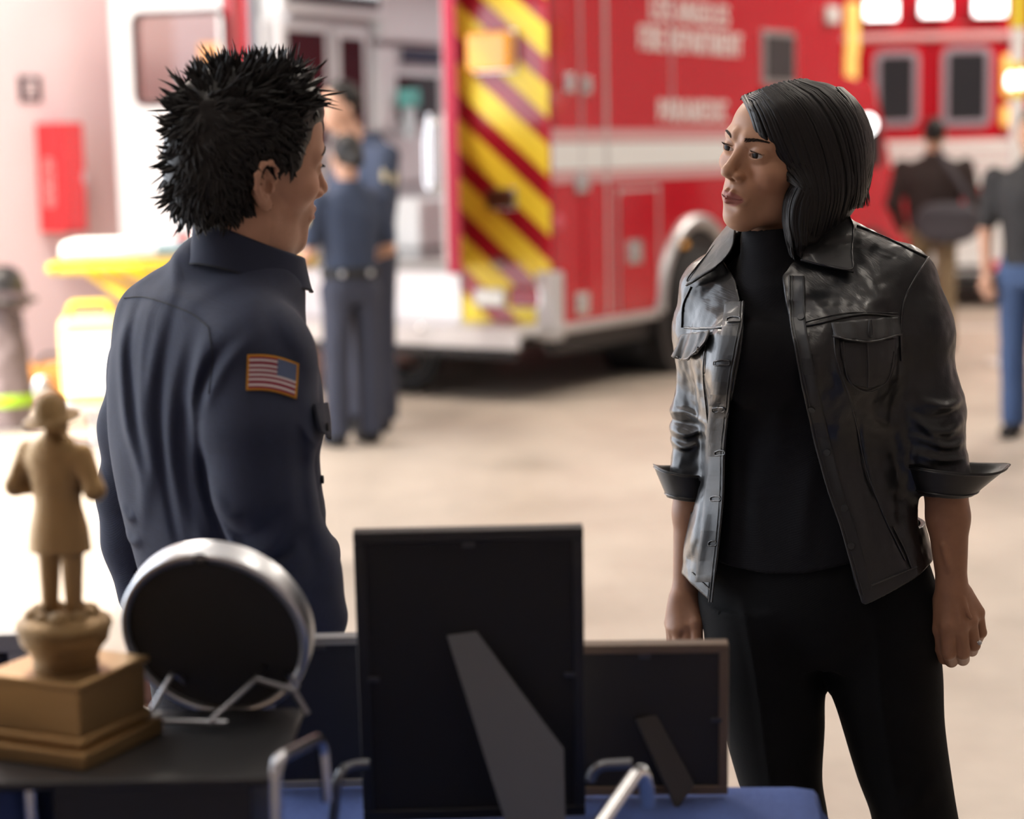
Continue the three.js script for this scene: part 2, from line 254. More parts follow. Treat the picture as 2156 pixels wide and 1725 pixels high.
const lampWhiteM = new THREE.MeshPhysicalMaterial({ color: 0xffffff, roughness: 0.2, emissive: 0xffffff, emissiveIntensity: 4 });
const paneM = std([0.9, 0.92, 0.93], 0.03, 0, { transmission: 1, thickness: 0 });
function frameGeo(x0, y0, x1, y1, r, w, depth) { const s = rrect(x0, y0, x1, y1, r); s.holes.push(rrect(x0 + w, y0 + w, x1 - w, y1 - w, Math.max(0.004, r - w))); return extr(s, depth, 0.004); }
function onPlane(g, px, py, axis, val) {   // local point where the ray of a pixel meets the group's plane axis = val
  g.updateMatrixWorld(true); const inv = g.matrixWorld.clone().invert(), o = EYE.clone().applyMatrix4(inv), d = rayDir(px, py).transformDirection(inv), t = (val - o[axis]) / d[axis]; return o.addScaledVector(d, t);
}
function wheel(parent, x, z, r = 0.42, w = 0.26) {
  const q = new THREE.Group(); q.name = 'wheel'; q.position.set(x, r, z); parent.add(q);
  const prof = [[r * 0.62, -w / 2], [r * 0.9, -w / 2], [r * 0.985, -w * 0.36], [r, -w * 0.2], [r, w * 0.2], [r * 0.985, w * 0.36], [r * 0.9, w / 2], [r * 0.62, w / 2]];
  const t = lathe(prof, 44); t.rotateZ(-Math.PI / 2); part(q, 'tyre', t, rubberM);
  const rim = lathe([[0.001, w * 0.2], [r * 0.2, w * 0.22], [r * 0.24, w * 0.4], [r * 0.3, w * 0.4], [r * 0.34, w * 0.1], [r * 0.56, w * 0.16], [r * 0.6, w * 0.46], [r * 0.64, w * 0.46], [r * 0.64, -w * 0.46], [0.001, -w * 0.46]], 40); rim.rotateZ(-Math.PI / 2);
  part(q, 'rim', rim, chromeM);
}
{
  const C = atY(1166, 706, 0.42), tk = thing('ambulance', 'red ambulance with yellow chevron rear, open back doors and paramedic lettering', 'ambulance', [C.x, 0, C.z], -33 * Math.PI / 180);
  const R = (px, py, z = 0) => onPlane(tk, px, py, 'z', z), S = (px, py, x = 0) => onPlane(tk, px, py, 'x', x);
  const L = 4.55, Wd = 2.52, yb = 0.42, yt = 2.95, cx = R(962, 300).x, dl = R(532, 300).x;   // column edge, doorway left edge
  // shell
  const wallT = 0.06;
  part(tk, 'side_panel', [bx(wallT, yt - yb, L, -wallT / 2, (yt + yb) / 2, -L / 2, 0.02)], redM);
  part(tk, 'side_panel', [bx(wallT, yt - yb, L, -Wd + wallT / 2, (yt + yb) / 2, -L / 2, 0.02)], redM);
  part(tk, 'roof', bx(Wd, 0.07, L, -Wd / 2, yt, -L / 2, 0.03), whitePM);
  const yd = 0.80;                                                                    // interior floor height
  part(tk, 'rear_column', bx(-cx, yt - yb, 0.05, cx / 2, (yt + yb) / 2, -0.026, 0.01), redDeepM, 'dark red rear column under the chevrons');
  part(tk, 'rear_column', bx(Wd + dl, yt - yb, 0.08, (-Wd + dl) / 2, (yt + yb) / 2, -0.04, 0.02), redM);
  part(tk, 'doorway_edge', bx(0.05, 2.0, 0.1, dl + 0.03, 1.8, -0.02, 0.01), std([0.25, 0.25, 0.28], 0.4));
  // chevron stripes as raised reflective tape
  {
    const x0 = cx + 0.015, x1 = -0.012, y0 = 0.47, y1 = 2.9, slope = -0.81, pitch = 0.365, w = 0.195, wd = x1 - x0;
    const yr = R(1137, 308).y;   // lower end of a stripe's top edge at the right edge of the column
    for (let k = -3; k < 12; k++) {
      const top = yr - (k - 3) * pitch, pts = [];
      const poly = [[x0, top - slope * wd], [x1, top], [x1, top - w], [x0, top - w - slope * wd]];
      // clip to y0..y1
      const clip = (P, f, lim, sgn) => { const o = []; for (let i = 0; i < P.length; i++) { const a = P[i], b = P[(i + 1) % P.length], ia = sgn * (a[1] - lim) >= 0, ib = sgn * (b[1] - lim) >= 0; if (ia) o.push(a); if (ia !== ib) { const t = (lim - a[1]) / (b[1] - a[1]); o.push([lerp(a[0], b[0], t), lim]); } } return o; };
      let P = clip(clip(poly, 0, y0, 1), 0, y1, -1); if (P.length < 3) continue; void pts;
      const g = extr(shapeOf(P), 0.003, 0); g.translate(0, 0, 0.0); part(tk, 'chevron_stripe', g, yellowM);
    }
  }
  // lamps on the chevron column
  const lampBox = (px0, py0, px1, py1, depth, name, m, rim) => { const a = R(px0, py0, 0.06), b = R(px1, py1, 0.06), cxx = (a.x + b.x) / 2, cy = (a.y + b.y) / 2, w = b.x - a.x, h = a.y - b.y;
    const f = part(tk, name, bx(w, h, depth, cxx, cy, depth / 2, 0.02), m); if (rim) part(f, 'bezel', bx(w * 1.06, h * 1.1, 0.03, cxx + w * 0.04, cy, 0.018, 0.012), chromeM); return f; };
  lampBox(986, 70, 1076, 148, 0.1, 'amber_lamp', amberM, true);
  lampBox(1020, 398, 1076, 440, 0.06, 'marker_lamp', std([0.06, 0.03, 0.015], 0.3), true);
  lampBox(992, 608, 1058, 648, 0.04, 'reverse_lamp', std([0.62, 0.60, 0.55], 0.25, 0.2), false);
  lampBox(1066, 606, 1132, 648, 0.04, 'tail_lamp', std([0.30, 0.01, 0.03], 0.2), true);
  lampBox(1028, 545, 1060, 562, 0.04, 'small_lamp', std([0.25, 0.2, 0.2], 0.3, 0.6), false);
  // corner guard, step bumper, riser
  part(tk, 'corner_guard', bx(0.14, R(1166, 572).y - 0.38, 0.14, -0.055, (R(1166, 572).y + 0.38) / 2, -0.05, 0.02), plateM, 'diamond plate corner guard');
  part(tk, 'riser', bx(-dl + cx + 0.04, yd - 0.47, 0.06, (dl + cx) / 2, (yd + 0.47) / 2, 0.0, 0.01), plateM, 'bright metal riser under the doorway');
  part(tk, 'bumper', [bx(Wd * 0.98, 0.07, 0.34, -Wd / 2, 0.46, 0.2, 0.02), bx(Wd * 0.98, 0.12, 0.03, -Wd / 2, 0.42, 0.36, 0.012)], plateM, 'shiny metal step bumper');
  part(tk, 'bumper_pad', bx(Wd * 0.96, 0.09, 0.05, -Wd / 2, 0.34, 0.34, 0.02), rubberM);
  for (const u of [0.3, 0.42]) { const q = part(tk, 'glint_ball', sph(0.035, 0.03, 0.03, -Wd * u, 0.47, 0.37, 14), chromeM); void q; }  // added chrome balls that stand in for bright glints on the bumper
  part(tk, 'chassis', [bx(Wd * 0.8, 0.2, L + 1.2, -Wd / 2, 0.42, -L / 2 - 0.6, 0.03), bx(0.1, 0.16, L, -0.1, 0.36, -L / 2 - 0.1, 0.02), cyl(0.07, 0.07, 1.0, -Wd * 0.42, 0.3, -0.6, 16, 'z')], blackM);
  // interior of the patient compartment
  part(tk, 'interior_floor', bx(Wd - 0.14, 0.05, L - 0.2, -Wd / 2, yd, -L / 2, 0.005), std([0.35, 0.34, 0.33], 0.5));
  part(tk, 'bulkhead', bx(Wd - 0.14, yt - yd, 0.05, -Wd / 2, (yt + yd) / 2, -4.2, 0.005), cabinetM);
  part(tk, 'interior_ceiling', bx(Wd - 0.14, 0.05, 4.2, -Wd / 2, yt - 0.08, -2.1, 0.005), cabinetM);
  const inner = -Wd + 0.07, xw = inner + 0.36;
  part(tk, 'cabinet_wall', bx(0.36, yt - yd - 0.1, 4.1, inner + 0.18, (yt + yd) / 2, -2.1, 0.02), std([0.50, 0.51, 0.52], 0.4));
  { const l = new THREE.RectAreaLight(0xffffff, 7, 0.3, 2.6); l.rotation.x = -Math.PI / 2; l.position.set(-1.0, yt - 0.14, -1.9); tk.add(l);
    part(tk, 'dome_lamp', bx(0.3, 0.03, 2.6, -1.0, yt - 0.115, -1.9, 0.004), new THREE.MeshStandardMaterial({ color: 0xffffff, emissive: 0xffffff, emissiveIntensity: 3 })); }
  // cupboard fronts along the wall unit, each with its own window or panel
  const cup = (px0, py0, px1, py1, m, rim = 0.04, proud = 0.03) => { const a = S(px0, py0, xw), b = S(px1, py1, xw), c = S(px0, py1, xw), w = a.z - b.z, h = (a.y - c.y), cz = (a.z + b.z) / 2, cy = (a.y + c.y) / 2; const f = part(tk, 'cupboard_door', bx(proud, h, w, xw + proud / 2, cy, cz, 0.006), cabinetM); part(f, 'window', bx(0.012, h - rim * 2, w - rim * 2, xw + proud + 0.002, cy, cz, 0.004), m); return f; };
  cup(578, 44, 690, 330, glassDarkM, 0.06, 0.05); cup(694, 60, 772, 345, glassDarkM, 0.06, 0.04);
  cup(545, 40, 576, 420, greyM, 0.02); cup(560, -70, 780, 24, glassDarkM, 0.06, 0.12);
  cup(822, 150, 922, 268, glassDarkM, 0.03); cup(776, 285, 922, 385, std([0.62, 0.62, 0.63], 0.4), 0.02); cup(776, 100, 820, 275, std([0.6, 0.6, 0.61], 0.4), 0.03, 0.08);
  cup(836, 98, 922, 134, std([0.03, 0.04, 0.07], 0.3), 0.006); cup(776, -60, 925, 84, std([0.62, 0.62, 0.63], 0.4), 0.02, 0.1);
  part(tk, 'bench', bx(0.5, 0.42, 3.0, xw + 0.25, yd + 0.24, -2.3, 0.03), cabinetM); part(tk, 'bench_cushion', bx(0.5, 0.1, 3.0, xw + 0.25, yd + 0.1, -2.3, 0.03), std([0.10, 0.10, 0.11], 0.6));
  { const a = S(862, 212, xw + 0.16); part(tk, 'monitor', bx(0.1, 0.13, 0.16, xw + 0.16, a.y + 0.02, a.z, 0.02), std([0.12, 0.42, 0.38], 0.4)); part(tk, 'bottle', cyl(0.05, 0.05, 0.22, xw + 0.16, a.y - 0.16, a.z), std([0.45, 0.5, 0.52], 0.3)); }
  part(tk, 'spare_tyre', (() => { const g = lathe([[0.10, -0.09], [0.2, -0.1], [0.235, -0.06], [0.235, 0.06], [0.2, 0.1], [0.10, 0.09]], 36); g.rotateX(Math.PI / 2); g.rotateY(0.5); const q = R(856, 770, 0.02); g.translate(q.x, 0.24, 0.0); return g; })(), rubberM);
  // left door, folded open, seen from its inside
  {
    const d = new THREE.Group(); d.name = 'rear_door'; d.position.set(-Wd, 0, 0.06); tk.add(d); d.rotation.y = 14 * Math.PI / 180;
    const P = (px, py) => { tk.updateMatrixWorld(true); return onPlane(d, px, py, 'z', 0.03); };
    const x0 = P(248, 300).x, x1 = -0.03, a = P(284, 32), b = P(482, 214), y0 = 0.84, y1 = 2.85;
    const s = shapeOf([[x0, y0], [x1, y0], [x1, y1], [x0, y1]]); s.holes.push(rrect(a.x, b.y, b.x, a.y, 0.07));
    part(d, 'door_panel', extr(s, 0.05, 0.008), whitePM, 'white inner face');
    part(d, 'door_skin', (() => { const g = extr(s, 0.012, 0.004); g.translate(0, 0, -0.02); return g; })(), redM);
    part(d, 'window_gasket', (() => { const g = frameGeo(a.x - 0.02, b.y - 0.02, b.x + 0.02, a.y + 0.02, 0.08, 0.03, 0.02); g.translate(0, 0, 0.045); return g; })(), rubberM);
    part(d, 'window_pane', (() => { const g = new THREE.ShapeGeometry(rrect(a.x, b.y, b.x, a.y, 0.07)); g.translate(0, 0, 0.03); return g; })(), std([0.85, 0.80, 0.78], 0.05, 0, { transmission: 1, thickness: 0 }));
    part(d, 'grab_bar', bars([[x0 + 0.2, 1.05, 0.06], [x0 + 0.2, 1.05, 0.12], [x1 - 0.2, 1.05, 0.12], [x1 - 0.2, 1.05, 0.06]], 0.014), chromeM);
    const am = P(430, 132); part(d, 'amber_reflector', bx(0.24, 0.28, 0.04, am.x + 0.02, am.y, -0.09, 0.02), amberM);
    part(d, 'door_hinge', bx(0.05, 2.0, 0.05, 0.0, 1.85, 0.0, 0.01), redM);
  }
  // right door, swung out edge-on
  {
    const d = new THREE.Group(); d.name = 'rear_door'; d.position.set(cx + 0.0, 0, 0.03); tk.add(d); d.rotation.y = (124.5) * Math.PI / 180;
    const w = 0.74, y0 = R(950, 578, 0.7).y, y1 = 2.85;
    const s = shapeOf([[-w, y0], [0, y0], [0, y1], [-w, y1]]); s.holes.push(rrect(-w + 0.12, 1.75, -0.14, 2.5, 0.07));
    part(d, 'door_panel', (() => { const g = extr(s, 0.05, 0.006); g.translate(0, 0, -0.05); return g; })(), whitePM);
    part(d, 'door_skin', (() => { const g = extr(s, 0.02, 0.006); return g; })(), redM);
    part(d, 'window_pane', (() => { const g = new THREE.ShapeGeometry(rrect(-w + 0.12, 1.75, -0.14, 2.5, 0.07)); return g; })(), paneM);
    part(d, 'door_edge', bx(0.05, y1 - y0, 0.075, -w, (y0 + y1) / 2, -0.016, 0.01), std([0.55, 0.05, 0.10], 0.35));
    part(d, 'grab_handle', bars([[-w + 0.16, 1.75, -0.06], [-w + 0.16, 1.75, -0.14], [-w + 0.1, 1.35, -0.14], [-w + 0.1, 1.35, -0.06]], 0.016), chromeM);
    part(d, 'latch_plate', bx(0.03, 0.9, 0.03, -w + 0.01, 1.35, -0.06, 0.006), whitePM);
  }
  part(tk, 'grab_rail', bars([R(906, 240, 0.5).toArray(), R(897, 300, 0.5).toArray(), R(899, 390, 0.5).toArray(), R(908, 400, 0.5).toArray()], 0.02), chromeM);
  // right side: stripes, compartment doors, lettering
  const sx = 0.004, yS = (py) => S(1166, py).y;
  const band = (py0, py1, m, name) => { const a = yS(py0), b = yS(py1); part(tk, name, bx(0.008, a - b, L - 0.02, sx - 0.002, (a + b) / 2, -L / 2, 0), m); };
  band(300, 360, std([0.74, 0.76, 0.77], 0.35), 'white_stripe'); band(272, 296, std([0.62, 0.36, 0.38], 0.35), 'pale_stripe'); band(364, 386, std([0.62, 0.36, 0.38], 0.35), 'pale_stripe');
  const zs = (px) => S(px, 500).z;
  const seam = (px, y0, y1, w = 0.025) => part(tk, 'door_seam', bx(0.012, y1 - y0, w, sx, (y0 + y1) / 2, zs(px), 0.003), trimGreyM);
  seam(1278, 0.5, 2.9, 0.03); seam(1226, yS(395), 2.9, 0.012); seam(1386, 0.5, yS(400), 0.02); seam(1300, 0.5, yS(400), 0.012); seam(1416, 1.75, 2.9, 0.012);
  part(tk, 'compartment_trim', bx(0.012, 0.05, zs(1300) - zs(1386), sx, S(1340, 402).y, (zs(1300) + zs(1386)) / 2, 0.003), trimGreyM);
  const hw = (px, py, w, h, name = 'door_latch') => { const p = S(px, py); const f = part(tk, name, bx(0.025, h, w, 0.012, p.y, p.z, 0.008), chromeM); part(f, 'paddle', bx(0.02, h * 0.6, w * 0.6, 0.028, p.y, p.z, 0.006), alumM); };
  hw(1221, 384, 0.16, 0.13); hw(1332, 530, 0.2, 0.16); hw(1222, 638, 0.16, 0.14); hw(1195, 175, 0.1, 0.12, 'door_handle'); hw(1231, 180, 0.1, 0.11, 'door_handle');
  part(tk, 'compartment_door', bx(0.02, yS(400) - 0.52, zs(1228) - zs(1274), 0.004, (yS(400) + 0.52) / 2, (zs(1228) + zs(1274)) / 2, 0.006), redM);
  part(tk, 'compartment_door', bx(0.02, yS(410) - 0.52, zs(1304) - zs(1382), 0.004, (yS(410) + 0.52) / 2, (zs(1304) + zs(1382)) / 2, 0.006), redM);
  part(tk, 'sill_trim', bx(0.06, 0.06, 1.32, 0.0, 0.45, -0.68, 0.01), alumM, 'silver trim along the lower edge');
  part(tk, 'reflector', (() => { const p = S(1175, 468); return sph(0.012, 0.05, 0.06, 0.005, p.y, p.z); })(), std([0.65, 0.1, 0.14], 0.2));
  // wheel arch and wheels
  const zw = -1.95, ar = 0.57;
  part(tk, 'wheel_well', cyl(ar, ar, 0.5, -0.245, 0.44, zw, 40, 'x'), blackM);
  { const g = new THREE.TorusGeometry(ar, 0.05, 12, 40, Math.PI); g.rotateY(Math.PI / 2); g.scale(1, 1.05, 1); g.translate(0.0, 0.46, zw); part(tk, 'wheel_arch', g, alumM, 'silver wheel arch trim'); }
  part(tk, 'arch_marker', sph(0.02, 0.025, 0.05, 0.02, S(1436, 515).y, S(1436, 515).z), amberM);
  wheel(tk, 0.0 - 0.1, zw, 0.43, 0.3); wheel(tk, -0.52, zw, 0.43, 0.26); wheel(tk, -Wd + 0.52, zw, 0.43, 0.26); wheel(tk, -Wd + 0.14, zw, 0.43, 0.28);
  wheel(tk, -0.14, -5.35, 0.43, 0.28); wheel(tk, -Wd + 0.14, -5.35, 0.43, 0.28);
  part(tk, 'mud_flap', bx(0.5, 0.5, 0.02, -0.32, 0.42, zw + 0.66, 0.004), rubberM);
  const word = (txt, px0, px1, pyTop, pyBot) => { const a = S(px0, pyBot), b = S(px1, pyBot), t = S((px0 + px1) / 2, pyTop), bt = S((px0 + px1) / 2, pyBot), g = new TextGeometry(txt, { font, size: 1, depth: 0.05, curveSegments: 3 }); g.computeBoundingBox(); const q = g.boundingBox;
    g.translate(-q.min.x, -q.min.y, 0); g.scale((a.z - b.z) / (q.max.x - q.min.x), (t.y - bt.y) / (q.max.y - q.min.y), 0.12); g.rotateY(Math.PI / 2); g.translate(0.002, bt.y, a.z); part(tk, 'lettering', g, std([0.80, 0.76, 0.76], 0.4), 'white ' + txt + ' lettering'); };
  word('LOS ANGELES', 1368, 1532, 2, 50); word('FIRE DEPARTMENT', 1345, 1560, 62, 112); word('PARAMEDIC', 1386, 1530, 210, 258);
  // side window and cab
  { const a = S(1602, 62), b = S(1670, 182), w = a.z - b.z, h = a.y - b.y; const f = part(tk, 'side_window', bx(0.03, h, w, 0.01, (a.y + b.y) / 2, (a.z + b.z) / 2, 0.012), alumM); part(f, 'pane', bx(0.02, h - 0.08, w - 0.08, 0.022, (a.y + b.y) / 2, (a.z + b.z) / 2, 0.01), glassDarkM); }
  part(tk, 'warning_lamp', bx(0.05, 0.14, 0.22, 0.03, S(1745, 32).y, S(1745, 32).z, 0.02), whitePM);
  const cab = shapeOf([[0, 0.5], [0, 2.05], [0.35, 2.15], [0.95, 2.1], [1.35, 1.4], [2.1, 1.22], [2.2, 0.95], [2.2, 0.5]]);
  { const g = extr(cab, Wd - 0.3, 0.04); g.rotateY(Math.PI / 2); g.translate(-Wd + 0.15, 0, -L - 0.02); part(tk, 'cab', g, redM); }
  { const g = bx(0.02, 0.5, 0.62, -0.13, 1.75, -L - 0.6, 0.05); const f = part(tk, 'cab_window', g, glassDarkM); void f; }
  { const p = S(1836, 268, 0.2); const q = part(tk, 'side_mirror', [bx(0.12, 0.34, 0.22, p.x, p.y - 0.16, p.z, 0.04), bars([[p.x, p.y - 0.2, p.z], [p.x - 0.38, p.y - 0.25, p.z]], 0.02)], blackM); part(q, 'mirror_lamp', sph(0.075, 0.08, 0.07, p.x, p.y + 0.02, p.z + 0.1), lampWhiteM); }
}
// the second ambulance, its closed rear doors facing the camera
{
  const z0 = -18.7, P = (px, py) => at(px, py, z0), cxw = P(1962, 400).x, tk = thing('ambulance', 'red ambulance farther back with two closed rear windows and white band', 'ambulance', [cxw, 0, z0], 0);
  const Q = (px, py) => { const p = P(px, py); return [p.x - cxw, p.y]; }, Wd = 2.5;
  part(tk, 'body', [bx(Wd, 2.75, 5, 0, 1.8, -2.52, 0.05)], redM);
  part(tk, 'cornice', bx(Wd, 0.07, 0.08, 0, Q(1960, 78)[1], 0.03, 0.02), std([0.72, 0.4, 0.42], 0.3));
  for (const [x0, y0, x1, y1] of [[1842, 112, 1928, 262], [1986, 104, 2080, 262]]) {
    const [a, b] = Q(x0, y0), [c, d] = Q(x1, y1), w = c - a, h = b - d, mx = (a + c) / 2, my = (b + d) / 2;
    const door = part(tk, 'rear_door', bx(0.64, 2.0, 0.03, mx, 1.72, 0.01, 0.02), redM); void door;
    const f = part(tk, 'rear_window', (() => { const g = frameGeo(-w / 2 - 0.02, -h / 2 - 0.02, w / 2 + 0.02, h / 2 + 0.02, 0.09, 0.06, 0.03); g.translate(mx, my, 0.02); return g; })(), std([0.36, 0.30, 0.36], 0.4, 0.3));
    part(f, 'pane', (() => { const g = extr(rrect(-w / 2, -h / 2, w / 2, h / 2, 0.07), 0.015, 0.003); g.translate(mx, my, 0.022); return g; })(), glassDarkM);
  }
  const bandY = (p0, p1, m, n) => { const a = Q(1960, p0)[1], b = Q(1960, p1)[1]; part(tk, n, bx(Wd + 0.01, a - b, 0.02, 0, (a + b) / 2, 0.035, 0.003), m); };
  bandY(296, 392, whitePM, 'white_band'); for (const y of [318, 340, 362]) { const a = Q(1960, y)[1]; part(tk, 'pinstripe', bx(Wd, 0.012, 0.012, 0, a, 0.048, 0), std([0.6, 0.3, 0.33], 0.4)); }
  bandY(466, 560, whitePM, 'white_band');
  part(tk, 'bumper', bx(Wd, 0.16, 0.4, 0, Q(1960, 592)[1] + 0.02, 0.2, 0.03), blackM);
  part(tk, 'step_plate', bx(Wd * 0.9, 0.05, 0.34, 0, Q(1960, 575)[1], 0.2, 0.01), plateM);
  for (const [x, y, r] of [[1850, 22, 0.17], [1962, 18, 0.15], [2078, 14, 0.17]]) { const [a, b] = Q(x, y); const f = part(tk, 'scene_lamp', [bx(r * 2, r * 1.3, 0.12, a, b, 0.07, 0.03)], chromeM, 'lit rear work lamp'); part(f, 'lens', bx(r * 1.8, r * 1.1, 0.03, a, b, 0.135, 0.02), lampWhiteM); }
  for (const [x, y, w, h] of [[1793, 60, 0.13, 0.5], [1790, 140, 0.12, 0.3], [2118, 160, 0.1, 0.4], [2116, 245, 0.1, 0.2]]) { const [a, b] = Q(x, y); part(tk, 'amber_lamp', bx(w, h, 0.08, a, b, 0.05, 0.03), std([0.9, 0.62, 0.2], 0.3, 0, { emissive: new THREE.Color(1, 0.6, 0.12), emissiveIntensity: 0.6 })); }
  for (const [x, y] of [[2092, 560], [1850, 560]]) { const [a, b] = Q(x, y); part(tk, 'tail_lamp', bx(0.16, 0.1, 0.05, a, b, 0.06, 0.02), std([0.6, 0.01, 0.02], 0.2)); }
  for (const s of [-1, 1]) wheel(tk, s * 1.06, -1.6, 0.43, 0.3);
  for (const s of [-1, 1]) wheel(tk, s * 1.06, -4.2, 0.43, 0.3);
  part(tk, 'chassis', bx(Wd * 0.7, 0.25, 4.6, 0, 0.46, -2.4, 0.03), blackM);
}
// white steel column with yellow bands at the right of the far ambulance
{
  const p = at(2140, 300, -13.5), t = thing('safety_post', 'tall white steel post with yellow wrap beside the far ambulance', 'post', [p.x, 0, p.z]);
  part(t, 'column', [bx(0.09, 6.15, 0.09, 0, 3.075, 0, 0.02), bx(0.3, 0.02, 0.3, 0, 0.01, 0, 0.004)], std([0.82, 0.81, 0.78], 0.35));
  for (const y of [at(2140, 22, -13.5).y, at(2140, 170, -13.5).y]) part(t, 'band', bx(0.1, 0.26, 0.1, 0, y, 0, 0.02), yellowM);
  for (const [px, py] of [[2130, 170], [2152, 168]]) { const q = at(px, py, -13.42); part(t, 'lamp', sph(0.035, 0.06, 0.03, q.x - p.x, q.y, 0.06), lampWhiteM); }
}
// ---------------------------------------------------------------- award table in front
const TOP = 0.78;
const clothTex = dataTex(256, 256, (u, v) => { const k = 1 + 0.10 * tileNoise(u, v, 60, 3) + 0.08 * tileNoise(u, v, 9, 5); return [0.27 * k, 0.36 * k, 0.60 * k]; }); clothTex.repeat.set(3, 3);
const clothM = new THREE.MeshPhysicalMaterial({ map: clothTex, roughness: 0.85, sheen: 0.4, sheenColor: new THREE.Color(0.3, 0.4, 0.8), sheenRoughness: 0.6, bumpMap: weave, bumpScale: 0.0006 });
{
  const A = atY(1726, 1658, TOP), B = atY(1556, 1638, TOP), dir = B.clone().sub(A).setY(0).normalize(), nor = V3(-dir.z, 0, dir.x); if (nor.z < 0) nor.negate();
  const turn = Math.PI - 0.085; dir.set(-Math.cos(0.085), 0, -Math.sin(0.085)); nor.set(-Math.sin(0.085), 0, Math.cos(0.085));
  const ctr = A.clone().addScaledVector(dir, 0.64).addScaledVector(nor, 0.375);
  const t = thing('display_table', 'folding table under a royal blue cloth in front of the two people', 'table', [ctr.x, 0, ctr.z], turn);
  // local x runs along dir; z sign from nor
  const sz = Math.sign(nor.clone().applyAxisAngle(V3(0, 1, 0), -turn).z);
  part(t, 'tabletop', bx(1.22, 0.03, 0.74, 0, TOP - 0.022, 0, 0.01), std([0.4, 0.38, 0.35], 0.6));
  for (const x of [-0.5, 0.5]) for (const z of [-0.3, 0.3]) part(t, 'leg', cyl(0.016, 0.016, TOP - 0.04, x, (TOP - 0.04) / 2, z, 14), std([0.2, 0.2, 0.21], 0.4, 1));
  // the cloth: flat top and a drop with folds
  const nx = 120, nz = 60, pos = [], idx = [], uv = [], hw = 0.62, hd = 0.38, drop = 0.42;
  for (let j = 0; j <= nz; j++) for (let i = 0; i <= nx; i++) {
    const u = (i / nx * 2 - 1) * (hw + drop), v = (j / nz * 2 - 1) * (hd + drop);
    const ox = Math.max(0, Math.abs(u) - hw), oz = Math.max(0, Math.abs(v) - hd), o = Math.max(ox, oz), both = Math.min(ox, oz);
    const wave = o * (0.10 * Math.sin(u * 19 + v * 5) + 0.06 * Math.sin(v * 23 - u * 4));
    const x = clamp(u, -hw, hw) + Math.sign(u) * (ox > 0 ? 0.012 + (wave * (ox >= oz ? 1 : 0.3)) + both * 0.35 : 0), z = clamp(v, -hd, hd) + Math.sign(v) * (oz > 0 ? 0.012 + (wave * (oz >= ox ? 1 : 0.3)) + both * 0.35 : 0);
    const y = TOP - Math.max(0, o - 0.006) - (o > 0 ? 0.003 : 0) + (o === 0 ? 0.0012 * noise(u * 9, 0, v * 9) : 0);
    pos.push(x, y, z); uv.push(u, v);
  }
  for (let j = 0; j < nz; j++) for (let i = 0; i < nx; i++) { const a = j * (nx + 1) + i; idx.push(a, a + nx + 1, a + 1, a + 1, a + nx + 1, a + nx + 2); }
  const g = new THREE.BufferGeometry(); g.setAttribute('position', new THREE.Float32BufferAttribute(pos, 3)); g.setAttribute('uv', new THREE.Float32BufferAttribute(uv, 2)); g.setIndex(idx); g.computeVertexNormals();
  const cl = obj('tablecloth', g, clothM); cl.position.set(ctr.x, 0, ctr.z); cl.rotation.y = turn; tag(cl, 'royal blue tablecloth draped over the award table', 'tablecloth'); void sz;
}
const ebony = std([0.018, 0.018, 0.020], 0.5), goldM = std([0.36, 0.235, 0.11], 0.4, 0.8, { bumpMap: pebble, bumpScale: 0.0012 }), goldFlatM = std([0.38, 0.245, 0.11], 0.3, 0.85), steelM = std([0.55, 0.57, 0.60], 0.3, 1), wireM = std([0.6, 0.62, 0.66], 0.22, 1);
// black riser box that carries the statue and the round plaque
const RY = 0.945;
{
  const a = atY(128, 1600, RY), t = thing('display_riser', 'low black riser box under the gold statue and round plaque', 'riser', [at(355, 1600, -1.93).x, TOP + 0.002, -1.93], 0.0); void a;
  part(t, 'body', bx(0.2, RY - TOP - 0.012, 0.2, 0.0, (RY - TOP - 0.012) / 2, 0, 0.004), ebony);
  part(t, 'top_board', bx(0.44, 0.01, 0.24, -0.09, RY - TOP - 0.007, 0, 0.003), std([0.013, 0.013, 0.015], 0.5));
  part(t, 'post', cyl(0.006, 0.006, RY - TOP - 0.012, -0.118, (RY - TOP - 0.012) / 2, 0.108, 12), wireM);
  part(t, 'post', cyl(0.006, 0.006, RY - TOP - 0.012, -0.295, (RY - TOP - 0.012) / 2, -0.1, 12), wireM);
}
